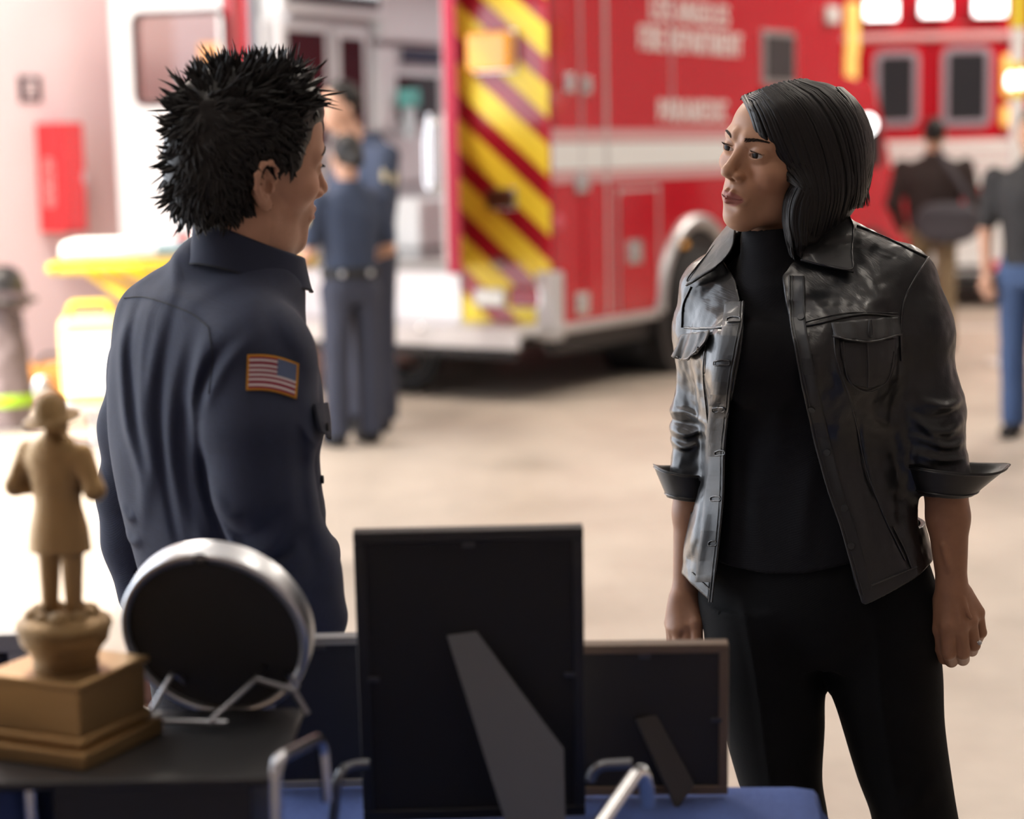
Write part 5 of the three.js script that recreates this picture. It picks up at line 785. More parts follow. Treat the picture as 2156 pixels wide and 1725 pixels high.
  const L = locks(), G = [
    [[1564, 207], [1580, 236], [1591, 272], [1604, 310], [1625, 345], [1654, 374], [1690, 398], [1705, 425]], [[1578, 200], [1600, 240], [1618, 285], [1638, 325], [1664, 362], [1698, 395], [1712, 430], [1712, 470]], [[1600, 192], [1632, 235], [1655, 290], [1678, 345], [1702, 392], [1708, 440], [1704, 470], [1694, 505]],
    [[1625, 183], [1668, 225], [1700, 285], [1722, 350], [1730, 410], [1722, 460], [1712, 500]], [[1650, 176], [1702, 212], [1742, 275], [1762, 345], [1766, 410], [1756, 455], [1748, 480]], [[1672, 172], [1730, 196], [1776, 252], [1798, 322], [1804, 380], [1800, 415], [1792, 440]], [[1686, 170], [1748, 186], [1796, 236], [1818, 300], [1822, 360], [1824, 400], [1828, 432]]];
  const onHair = (px, py, lift, fb) => { let p = hit(hairF, px, py, 2.5, 3.2); if (!p) p = at(px, py, fb); return p.addScaledVector(gradient(hairF, p, 0.006), lift); };
  const strand = (pts, w, th, lift, tip) => { const P = []; let z = Z; const C = catmull(pts, 14); for (const q of C) { const p = onHair(q.x, q.y, lift, z); if (P.length && p.distanceTo(P[P.length - 1]) > 0.05) { const b = at(q.x, q.y, z); P.push(b); } else P.push(p); z = P[P.length - 1].z; } L.add(P, w, th, (p) => gradient(hairF, p, 0.01), tip); };
  for (let i = 0; i < 420; i++) { const s = rnd() * (G.length - 1), k = Math.min(G.length - 2, Math.floor(s)), f = s - k, j = rr(-3.5, 3.5), cut = 7 + (G[k].length > 7 && G[k + 1].length > 7 ? 1 : 0); const pts = []; for (let q = 0; q < cut; q++) pts.push([lerp(G[k][q][0], G[k + 1][q][0], f) + j * (0.3 + q * 0.14), lerp(G[k][q][1], G[k + 1][q][1], f) + j * 0.4]); strand(pts, rr(0.0016, 0.0042), rr(0.0009, 0.0016), rr(-0.001, 0.0028), 0.15); }
  const G2 = [[[1670, 390], [1657, 418], [1652, 460], [1657, 500], [1668, 540]], [[1690, 396], [1676, 430], [1672, 470], [1678, 510], [1684, 540]], [[1715, 400], [1706, 440], [1702, 480], [1700, 520]], [[1750, 400], [1746, 440], [1740, 480], [1730, 505]], [[1790, 380], [1790, 415], [1786, 440], [1776, 462]]];
  for (let i = 0; i < 90; i++) { const s = rnd() * 2, k = Math.min(1, Math.floor(s)), f = s - k, j = rr(-3, 3), pts = []; for (let q = 0; q < 4; q++) pts.push([lerp(G2[k][q][0], G2[k + 1][q][0], f) + j, lerp(G2[k][q][1], G2[k + 1][q][1], f) + j]); if (f < 0.5 && G2[k][4]) pts.push([G2[k][4][0] + j * 2, G2[k][4][1] + j * 2]); strand(pts, rr(0.0014, 0.0036), 0.0012, rr(0, 0.0028), 0.12); }
  for (let i = 0; i < 40; i++) { const x = rr(1790, 1822), j = rr(-3, 3); strand([[x, 370 + rr(-10, 10)], [x + 3, 395], [x + 5 + j, 412], [x + 4 + j * 2, 424 + rr(-6, 10)]], 0.0022, 0.001, 0.001, 0.1); }
  for (let i = 0; i < 26; i++) { const t = i / 25, x = lerp(1560, 1690, t), y = lerp(206, 171, Math.pow(t, 0.8)); strand([[x, y + 5], [x + 5, y - 1 + rr(-2, 1)], [x + 18, y + 2], [x + 40, y + 14]], 0.002, 0.0014, 0.001, 0.3); }
  { // the far and back side, combed straight down from the crown
    const c = V3(...A(1706, 300, -0.02)), y1 = A(1700, 186)[1], y0 = A(1700, 440)[1];
    for (let i = 0; i < 260; i++) { const a = rr(-0.9, 3.4), P = []; for (let k = 0; k < 12; k++) { const t = k / 11, y = lerp(y1, y0, t) + rr(-0.001, 0.001), an = a + 0.05 * Math.sin(t * 4 + i), d = V3(Math.cos(an), 0, -Math.sin(an)); let r = 0.2; for (let q = 0; q < 90; q++) { const v = hairF(c.x + d.x * r, y, c.z + d.z * r); if (v < 0.0004 || r < 0.004) break; r -= Math.max(v * 0.7, 0.0007); } if (r > 0.006) P.push(V3(c.x + d.x * (r + 0.001), y, c.z + d.z * (r + 0.001))); } if (P.length > 4) L.add(P, rr(0.002, 0.005), 0.0014, (p) => gradient(hairF, p, 0.01), 0.15); }
  }
  pw('hair', L.geo(), hairM, 'glossy black side-parted bob');
  function zOf(fl, x, y) { let z = 0.135; for (let i = 0; i < 90; i++) { const v = fl.d(x, y, z); if (v < 0.0002) break; z -= Math.max(v * 0.7, 0.0003); } return z; }
}
// ---------------------------------------------------------------- the person in the navy uniform shirt
const navyTex = dataTex(256, 256, (u, v) => { const k = 1 + 0.12 * tileNoise(u, v, 90, 3) + 0.05 * tileNoise(u, v, 14, 8); return [0.125 * k, 0.158 * k, 0.250 * k]; }); navyTex.repeat.set(6, 6);
const navyM = new THREE.MeshPhysicalMaterial({ map: navyTex, roughness: 0.82, sheen: 0.15, sheenColor: new THREE.Color(0.25, 0.33, 0.55), sheenRoughness: 0.5, bumpMap: weave, bumpScale: 0.0004 });
const navyDarkM = std([0.010, 0.012, 0.020], 0.8, 0, { bumpMap: weave, bumpScale: 0.0004 });
{
  const Z = -2.6, base = V3(at(480, 1200, Z).x, 0, Z - 0.02), A = (px, py, z = Z) => at(px, py, z).toArray();
  const me = thing('person', 'person in a navy uniform shirt with flag patch, seen from behind, spiky black hair', 'person', base);
  const pw = (name, geo, mat, label, parent = me) => { geo.translate(-base.x, 0, -base.z); return part(parent, name, geo, mat, label); };
  const skin = [0.50, 0.275, 0.185], M = headMatrix([-0.3440, 1.5496, -2.58], 1.016, 122, 1.8, 14), Mi = M.clone().invert(), toL = (p) => V3(...p).applyMatrix4(Mi).toArray();
  const hf = headField({ male: true, ears: true, slit: 0.0036 });
  hf.chain([[0, -0.045, -0.032], toL(A(512, 520, -2.585)), toL(A(490, 640, -2.6))], [0.053, 0.053, 0.065], 0.03);
  const head = hf.mesh([-0.115, -0.22, -0.145], [0.1, 0.135, 0.13], 0.0017, { color: skinColor(skin, [0.42, 0.17, 0.13], { beard: true }), lip: 2.4 }); head.applyMatrix4(M);
  const armSkin = (x, y, z) => { const k = 1 + 0.08 * noise(x * 60, y * 60, z * 60); return skin.map((v) => v * k); };
  const low = makeSDF(); low.chain([A(500, 620, Z), A(470, 900, Z), A(490, 1200, Z)], [0.06, 0.09, 0.09], 0.05);
  low.chain([A(545, 740, -2.46), A(560, 1040, -2.43), A(655, 1310, -2.46), A(672, 1370, -2.47)], [0.045, 0.038, 0.028, 0.024], 0.02).chain([A(340, 760, -2.72), A(282, 1030, -2.77), A(304, 1250, -2.74), A(310, 1310, -2.73)], [0.034, 0.03, 0.028, 0.024], 0.02);
  for (const [x, z] of [[A(400, 1400)[0], Z - 0.09], [A(560, 1400)[0], Z + 0.06]]) low.chain([[x, 0.9, z], [x, 0.5, z - 0.01], [x, 0.1, z]], [0.07, 0.05, 0.04], 0.04);
  for (const [x, y, z, dx] of [[672, 1370, -2.47, 0.02], [310, 1310, -2.73, 0.02]]) { const w = A(x, y, z); low.ell([w[0] + 0.006, w[1] - 0.045, w[2]], [0.03, 0.045, 0.018], 0.02); for (let i = 0; i < 4; i++) { const bx0 = w[0] - 0.018 + i * 0.015; low.cone([bx0, w[1] - 0.075, w[2]], [bx0 + dx * 0.6, w[1] - 0.115, w[2] + 0.004], 0.0098, 0.009, 0.004).cone([bx0 + dx * 0.6, w[1] - 0.115, w[2] + 0.004], [bx0 + dx * 1.4, w[1] - 0.14 + (i === 3 ? 0.012 : 0), w[2] - 0.012], 0.009, 0.0075, 0.003); } low.cone([w[0] + 0.02, w[1] - 0.03, w[2] - 0.01], [w[0] + 0.05, w[1] - 0.09, w[2] - 0.015], 0.013, 0.009, 0.008); }
  const lowG = low.mesh([base.x - 0.3, 0.05, Z - 0.3], [base.x + 0.36, 1.42, Z + 0.3], 0.009, { color: armSkin });
  bodyOf(me, [head, lowG].map((g) => { g.translate(-base.x, 0, -base.z); return g; }), skinMat(0.5));
  const eyeM = new THREE.MeshPhysicalMaterial({ vertexColors: true, roughness: 0.35, specularIntensity: 0.12 });
  const dark = std([0.008, 0.007, 0.007], 0.7, 0, { specularIntensity: 0.4 });
  const zOf = (x, y) => { let z = 0.14; for (let i = 0; i < 90; i++) { const v = hf.d(x, y, z); if (v < 0.0002) break; z -= Math.max(v * 0.7, 0.0003); } return z; };
  for (const s of [-1, 1]) {
    const e = eyeGeo(0.0125, [0, -0.05, 1]); e.translate(s * 0.0315, -0.001, 0.0735); e.applyMatrix4(M); pw('eye', e, eyeM);
    const L = locks(); for (let i = 0; i < 90; i++) { const t = i / 89, x = s * lerp(0.014, 0.05, t), y = 0.0185 + 0.0035 * Math.sin(t * 2.4) + rr(-0.0034, 0.0034) * (1 - t * 0.6), P = []; for (let k = 0; k < 4; k++) { const a = x + s * k * 0.0016 * lerp(0.4, 1, t), b = y + k * 0.0016 * lerp(0.8, -0.3, t); P.push(V3(a, b, zOf(a, b) + 0.0008).applyMatrix4(M)); } L.add(P, 0.0007, 0.0006, () => V3(0.6, 0, 0.8), 0.3); } pw('eyebrow', L.geo(), dark);
    const K = locks(); for (let i = 0; i < 16; i++) { const t = i / 15, a = lerp(-0.012, 0.013, t) * s, P = []; for (let k = 0; k < 4; k++) P.push(V3(s * 0.0315 + a, 0.0028 - 6 * a * a - k * k * 0.0002, 0.0735 + Math.sqrt(Math.max(0, 0.0137 ** 2 - a * a)) + k * 0.0016).applyMatrix4(M)); K.add(P, 0.0005, 0.0004, () => V3(0, 1, 0), 0.3); } pw('eyelashes', K.geo(), dark);
  }
  // ---- shirt
  const turn = -0.96, sect = (py, l, r, rz) => { const a = at(l, py, Z), b = at(r, py, Z), hw = (b.x - a.x) / 2, rx = Math.sqrt(Math.max(hw * hw - (rz * Math.sin(turn)) ** 2, 4e-4)) / Math.cos(turn); return [(a.y + b.y) / 2, (a.x + b.x) / 2, Z, rx, rz, turn]; };
  const rows = [[548, 432, 590, 0.055], [575, 385, 606, 0.075], [620, 305, 622, 0.092], [700, 238, 646, 0.108], [790, 214, 678, 0.12], [880, 214, 686, 0.126], [980, 226, 682, 0.126], [1080, 250, 690, 0.126], [1150, 275, 706, 0.128], [1205, 292, 702, 0.124], [1240, 300, 690, 0.115]];
  const sh = makeSDF().loft(rows.map((r) => sect(...r)), 0.02, 2.2);
  sh.cone(A(462, 566, -2.605), A(548, 600, -2.57), 0.053, 0.054, 0.04).cone(A(440, 592, -2.62), A(322, 668, -2.69), 0.05, 0.052, 0.04).chain([A(500, 688, -2.51), A(540, 750, -2.455), A(548, 900, -2.43), A(560, 1040, -2.42), A(620, 1200, -2.44), A(660, 1300, -2.46)], [0.06, 0.064, 0.064, 0.059, 0.052, 0.046], 0.04);
  sh.chain([A(380, 660, -2.69), A(316, 770, -2.73), A(285, 900, -2.75), A(278, 1040, -2.77), A(284, 1140, -2.76), A(306, 1250, -2.74)], [0.055, 0.052, 0.048, 0.045, 0.042, 0.04], 0.03);
  sh.ell(A(650, 1165, -2.62), [0.04, 0.035, 0.08], 0.03);
  const back = (x, y, z) => z > Z - 0.11;
  sh.mod(foldMod([
    [[[232, 650], [228, 760], [250, 900], [292, 1010], [285, 1120]], 0.010, 0.006], [[[258, 640], [250, 760], [272, 880], [306, 990]], 0.008, -0.005], [[[345, 622], [322, 740], [306, 860], [318, 980], [300, 1100]], 0.011, 0.0065], [[[300, 640], [290, 760], [292, 870], [300, 960]], 0.008, 0.004], [[[368, 640], [346, 760], [340, 880], [352, 1000], [372, 1110], [385, 1160]], 0.008, -0.006],
    [[[398, 672], [378, 770], [364, 880], [370, 980], [392, 1080]], 0.011, 0.0065], [[[430, 690], [408, 790], [396, 900], [400, 1000], [420, 1110]], 0.009, -0.004], [[[330, 530], [350, 600], [352, 640]], 0.010, 0.004],
    [[[452, 700], [432, 770], [418, 830], [440, 870]], 0.012, 0.007], [[[520, 700], [478, 740], [448, 790], [436, 850]], 0.010, -0.008], [[[560, 690], [505, 740], [470, 800], [446, 850]], 0.010, 0.005], [[[438, 830], [436, 920], [446, 1010], [470, 1090], [500, 1150]], 0.008, -0.009], [[[415, 820], [430, 900], [440, 960]], 0.012, 0.005],
    [[[640, 820], [648, 920], [652, 1010], [662, 1080]], 0.008, -0.007], [[[652, 1080], [672, 1140], [676, 1200]], 0.009, -0.006],
    [[[490, 1085], [530, 1135], [590, 1120], [640, 1050]], 0.010, 0.008], [[[478, 1050], [510, 1090], [560, 1090], [620, 1020]], 0.010, -0.006], [[[505, 1140], [550, 1175], [610, 1160], [655, 1110]], 0.010, 0.008], [[[500, 1120], [545, 1155], [605, 1140], [650, 1085]], 0.007, -0.006], [[[530, 1180], [575, 1215], [625, 1200], [660, 1160]], 0.010, 0.007], [[[468, 1000], [500, 1050], [540, 1050]], 0.012, 0.005], [[[560, 1230], [610, 1245], [660, 1215]], 0.01, 0.006],
    [[[600, 650], [640, 720], [672, 790]], 0.012, 0.004], [[[560, 620], [590, 680], [640, 760]], 0.014, -0.004], [[[640, 860], [668, 905], [690, 930]], 0.006, 0.004], [[[660, 940], [690, 1000], [700, 1080]], 0.014, -0.005], [[[420, 1080], [440, 1130], [470, 1180]], 0.012, 0.005],
    [[[218, 1090], [250, 1110], [270, 1100]], 0.008, 0.006], [[[225, 1150], [255, 1165], [285, 1150]], 0.008, 0.006],
  ], Z + 0.12, back));
  sh.mod((x, y, z, d) => Math.abs(d) < 0.02 ? 0.0022 * noise(x * 14, y * 9, z * 14) : 0);
  const solid = sh.d, yh = at(500, 1236, Z).y, shirtF = (x, y, z) => { let d = solid(x, y, z); d = smax(d, -ellD(A(530, 496, -2.6), [0.05, 0.038, 0.048])(x, y, z), 0.004); const arms = x < A(296, 1240, -2.75)[0] || x > A(640, 1240, -2.45)[0] || z > Z + 0.1; if (!arms) d = smax(d, yh - y, 0.006); return d; };
  const sg = meshField(shirtF, [base.x - 0.3, at(500, 1330, Z).y, Z - 0.3], [base.x + 0.28, 1.50, Z + 0.3], 0.0032, { lip: 1.5 });
  const sm = pw('uniform_shirt', sg, navyM, 'long-sleeved navy uniform shirt'); const sp = (n, g, m = navyM, l) => g && pw(n, g, m, l, sm);
  const seam = (pts, r = 0.0009, off = 0.0006) => sp('seam', seamOn(solid, pts, r, off, { n: pts.length * 12 }), navyDarkM);
  seam([[262, 628], [300, 626], [340, 636], [405, 662], [440, 690]]); seam([[440, 690], [448, 760], [440, 830]], 0.0007);
  // collar band standing round the neck
  { const fx = Math.cos(0.52), fz = -Math.sin(0.52), lx = Math.sin(0.52), lz = Math.cos(0.52), grid = [], n = 72, m = 12, c = V3(...A(526, 532, -2.59));
    for (let i = 0; i <= n; i++) { const a = lerp(0.16, Math.PI * 2 - 0.3, i / n), ca = Math.cos(a), sa = Math.sin(a), row = []; for (let j = 0; j <= m; j++) { const v = j / m, k = lerp(1.13, 1.0, Math.pow(v, 0.7)), aa = 0.0725 * k, bb = 0.066 * k, fr = (1 + ca) / 2, topY = 0.042 - fr * 0.058, botY = -0.012 - fr * 0.048; const y = lerp(botY, topY, v) + 0.002 * Math.sin(a * 3); row.push({ p: V3(c.x + fx * aa * ca + lx * bb * sa, c.y + y, c.z + fz * aa * ca + lz * bb * sa), n: V3(fx * ca / aa + lx * sa / bb, 3, fz * ca / aa + lz * sa / bb).normalize() }); } grid.push(row); }
    sp('collar', sheet(grid, 0.0035), std([0.0155, 0.0225, 0.050], 0.85), 'standing navy collar');
    sp('collar_seam', new THREE.TubeGeometry(new THREE.CatmullRomCurve3(grid.map((r) => r[0].p.clone().addScaledVector(r[0].n, 0.003))), 140, 0.0011, 6, false), navyDarkM); }
  // chest pocket flap and button at the front edge
  for (const [r, l] of [[[[[655, 852], [682, 848]], [[658, 885], [684, 882]], [[662, 910], [684, 922]]], 'pocket flap']]) sp('pocket_flap', patchOn(solid, r, 12, 12, 0.002, 0.004, { z: Z, lift: (u, v) => 0.004 * v }), navyM, l);
  for (const [px, py] of [[672, 900], [676, 1010]]) { const p = hit(solid, px, py), n = p && gradient(solid, p); if (p) { const g = new THREE.CylinderGeometry(0.0055, 0.006, 0.003, 16); g.applyQuaternion(new THREE.Quaternion().setFromUnitVectors(V3(0, 1, 0), n)); const q = p.addScaledVector(n, py < 950 ? 0.011 : 0.002); g.translate(q.x, q.y, q.z); sp('button', g, navyDarkM); } }
  // shoulder flag patch
  { const c = document.createElement('canvas'); c.width = 520; c.height = 340; const x = c.getContext('2d'); x.fillStyle = '#d9931a'; x.fillRect(0, 0, 520, 340); const X = 22, Y = 20, w = 476, h = 300; for (let i = 0; i < 13; i++) { x.fillStyle = i % 2 ? '#e9dfe2' : '#97223f'; x.fillRect(X, Y + i * h / 13, w, h / 13 + 1); } x.fillStyle = '#5b6d94'; x.fillRect(X + w * 0.6, Y, w * 0.4, h * 7 / 13); x.fillStyle = 'rgba(225,228,238,0.55)'; for (let r = 0; r < 9; r++) for (let k = 0; k < (r % 2 ? 5 : 6); k++) { x.beginPath(); x.arc(X + w * 0.6 + 18 + k * 31 + (r % 2 ? 15 : 0), Y + 12 + r * 17, 3.4, 0, 7); x.fill(); }
    const t = new THREE.CanvasTexture(c); t.colorSpace = THREE.SRGBColorSpace;
    sp('flag_patch', patchOn(solid, [[[521, 747], [627, 766]], [[520, 785], [625, 803]], [[519, 823], [622, 841]]], 30, 20, 0.0008, 0.0016, { bow: (u) => -7 * Math.sin(Math.PI * u), eps: 0.02 }), new THREE.MeshPhysicalMaterial({ map: t, roughness: 0.8, bumpMap: weave, bumpScale: 0.0004 }), 'embroidered flag patch with gold border'); }
  // belt and trousers
  const hip = (py, l, r, rz) => sect(py, l, r, rz);
  const belt = makeSDF().loft([hip(1218, 306, 692, 0.112), hip(1274, 304, 694, 0.112)], 0.01); pw('belt', belt.mesh([base.x - 0.2, at(500, 1290, Z).y, Z - 0.26], [base.x + 0.26, at(500, 1200, Z).y, Z + 0.26], 0.005), std([0.05, 0.042, 0.038], 0.45), 'dark leather belt');
  const tr = makeSDF().loft([hip(1262, 304, 696, 0.114), hip(1330, 300, 712, 0.122), hip(1420, 306, 706, 0.12)], 0.02);
  for (const [x, z] of [[A(420, 1400)[0], Z - 0.09], [A(590, 1400)[0] - 0.02, Z + 0.07]]) tr.loft([[0.9, x, z, 0.095, 0.095], [0.5, x + 0.01, z - 0.005, 0.078, 0.078], [0.05, x + 0.01, z, 0.085, 0.09]], 0.03);
  pw('trousers', tr.mesh([base.x - 0.28, 0.03, Z - 0.3], [base.x + 0.3, 1.12, Z + 0.3], 0.008), navyDarkM, 'dark navy trousers');
  for (const [x, z] of [[A(420, 1400)[0] + 0.01, Z - 0.09], [A(590, 1400)[0] - 0.01, Z + 0.07]]) { const s2 = makeSDF().ell([x, 0.055, z], [0.055, 0.06, 0.055], 0.02).ell([x + 0.09, 0.035, z - 0.05], [0.1, 0.045, 0.05], 0.04, [0, 0.5, 0]).andFn((a, y) => 0.004 - y, 0.004); pw('boot', s2.mesh([x - 0.1, 0, z - 0.16], [x + 0.22, 0.14, z + 0.1], 0.006), rubberM); }
  // ---- hair
  const skullA = ellD([0, 0.034, -0.018], [0.081, 0.096, 0.101]), skullB = ellD([0, 0.05, 0.034], [0.067, 0.062, 0.056]), skullC = ellD([0, -0.03, -0.055], [0.066, 0.07, 0.06]), mi = Mi.elements, sc = 1.016;
  const loc = (fn) => (x, y, z) => fn(mi[0] * x + mi[4] * y + mi[8] * z + mi[12], mi[1] * x + mi[5] * y + mi[9] * z + mi[13], mi[2] * x + mi[6] * y + mi[10] * z + mi[14]) * sc;
  const hv = makeSDF().fn(loc(skullA), 0.01).fn(loc(skullB), 0.03).fn(loc(skullC), 0.03).ell(A(590, 200, -2.585), [0.040, 0.032, 0.06], 0.03);
  const edge = [[676, 120], [672, 200], [660, 236], [646, 256], [637, 300], [630, 345], [622, 376], [606, 372], [590, 350], [560, 352], [540, 372], [533, 420], [523, 446], [505, 462], [470, 470], [425, 470]].map(([a, b]) => at(a, b, -2.51));
  const inside = (x, y) => { // within the hairline, in the plane of the temple
    let c = false; const poly = edgePoly; for (let i = 0, j = poly.length - 1; i < poly.length; j = i++) { const [xi, yi] = poly[i], [xj, yj] = poly[j]; if ((yi > y) !== (yj > y) && x < (xj - xi) * (y - yi) / (yj - yi) + xi) c = !c; } let d = 1e9; for (let i = 0; i + 1 < edge.length; i++) d = Math.min(d, segDist2(x, y, edge[i].x, edge[i].y, edge[i + 1].x, edge[i + 1].y)[0]); d = Math.sqrt(d); return c ? -d : d; };
  const edgePoly = [...edge.map((p) => [p.x, p.y]), ...[[330, 480], [280, 300], [330, 90], [520, 60], [676, 80]].map(([a, b]) => { const p = at(a, b, -2.51); return [p.x, p.y]; })];
  const hairF = (x, y, z) => { const d = hv.d(x, y, z); return d > 0.02 ? d : smax(d, inside(x + (z + 2.51) * 0.16, y), 0.006); };
  pw('hair_volume', meshField((x, y, z) => hairF(x, y, z) + 0.003 * noise(x * 40, y * 40, z * 40), [at(320, 300, Z).x, at(500, 490, Z).y, Z - 0.1], [at(700, 300, Z).x, at(500, 90, Z).y, Z + 0.14], 0.003, { lip: 1.8 }), hairM, 'black hair');
  const ctl = [[345, 320, -1, 0.25], [345, 230, -1, -0.1], [380, 190, -0.9, -0.5], [440, 140, -0.6, -0.9], [500, 115, -0.25, -1], [560, 112, 0.25, -1], [610, 130, 0.5, -0.8], [655, 165, 0.9, -0.45], [670, 205, 1, 0.1], [620, 220, 0.8, -0.5], [540, 220, 0.9, -0.2], [470, 230, 0.8, -0.1], [420, 250, -0.2, 0.3], [430, 330, 0.5, 0.8], [500, 320, 0.8, 0.6], [580, 300, 0.5, 0.85], [615, 350, -0.1, 1], [640, 240, 0.8, -0.6], [520, 400, 0.35, 0.95], [450, 420, 0.0, 1], [400, 400, -0.6, 0.8], [365, 380, -0.9, 0.5], [440, 460, 0.15, 1]];
  const flow = (px, py) => { let dx = 0, dy = 0; for (const [a, b, c, d] of ctl) { const w = 1 / (((px - a) ** 2 + (py - b) ** 2) + 120) ** 1.3; dx += c * w; dy += d * w; } const l = Math.hypot(dx, dy) || 1; return [dx / l, dy / l]; };
  const L = locks(); let made = 0;
  for (let tries = 0; tries < 9000 && made < 1900; tries++) {
    const px = rr(335, 680), py = rr(105, 470), p = hit(hairF, px, py, 2.2, 2.9); if (!p) continue; const n = gradient(hairF, p, 0.006); const lim = lineMix([[664, 225], [634, 256], [622, 300], [616, 345], [612, 372], [545, 380], [538, 425], [520, 455]], py), strip = py > 225 && px > lim; if (n.z < -0.2 || (strip && (py > 372 || px > lim + 16))) continue; made++;
    const [dx, dy] = strip ? [-0.1, 1] : flow(px, py), top = sstep(300, 170, py), rim = 1 - Math.abs(n.z), out = lerp(0.2, 0.3, top) + 0.12 * rim + 0.35 * noise(px / 14, py / 14, 9.1), j = 1.5 * noise(px / 17, py / 17, 3.3) + rr(-0.15, 0.15), D = V3(dx + j * dy, -dy + j * dx, 0).multiplyScalar(0.95).addScaledVector(n, out).normalize(), len = lerp(0.024, 0.029, top) * rr(0.6, 1.2) * (0.85 + 0.25 * rim) * (1 + 0.5 * noise(px / 20, py / 20, 5.5)) * (strip ? 0.45 : 1), P = []; const gx = rr(-0.25, 0.25), side = D.clone().cross(n).normalize();
    for (let k = 0; k < 6; k++) { const t = k / 5; P.push(p.clone().addScaledVector(n, -0.002).addScaledVector(D, len * t).addScaledVector(n, lerp(-0.12, 0.05, top) * len * t * t).addScaledVector(side, gx * len * t * t)); }
    L.add(P, rr(0.0012, 0.0040), rr(0.0008, 0.0016), () => n, 0.06, 0.8);
  }
  const hc = V3(...A(500, 280, -2.58)); for (let i = 0; i < 500; i++) { const a = rr(0, Math.PI * 2), e = rr(-0.3, 1.2), d = V3(Math.cos(a) * Math.cos(e), Math.sin(e), Math.sin(a) * Math.cos(e)); if (d.z > 0.35) continue; let r = 0.18; let ok = false; for (let q = 0; q < 80; q++) { const v = hairF(hc.x + d.x * r, hc.y + d.y * r, hc.z + d.z * r); if (v < 0.0004) { ok = true; break; } r -= Math.max(v * 0.7, 0.0008); if (r < 0.02) break; } if (!ok) continue; const pq = toPx(V3(hc.x + d.x * r, hc.y + d.y * r, hc.z + d.z * r)); if (pq[0] > 600 && pq[1] > 190) continue; const p = hc.clone().addScaledVector(d, r), n = gradient(hairF, p, 0.006), D = n.clone().multiplyScalar(0.5).add(V3(-d.x * 0.1, e > 0.5 ? 0.2 : -0.6, d.z * 0.3)).add(V3(rr(-0.3, 0.3), rr(-0.2, 0.2), rr(-0.3, 0.3))).normalize(), len = rr(0.014, 0.03), P = []; for (let k = 0; k < 5; k++) P.push(p.clone().addScaledVector(n, -0.003).addScaledVector(D, len * k / 4)); L.add(P, rr(0.0015, 0.0035), 0.0012, () => V3(D.z, D.x, D.y), 0.06, 0.8); }
  pw('hair', L.geo(), hairM, 'short spiky black hair');
}
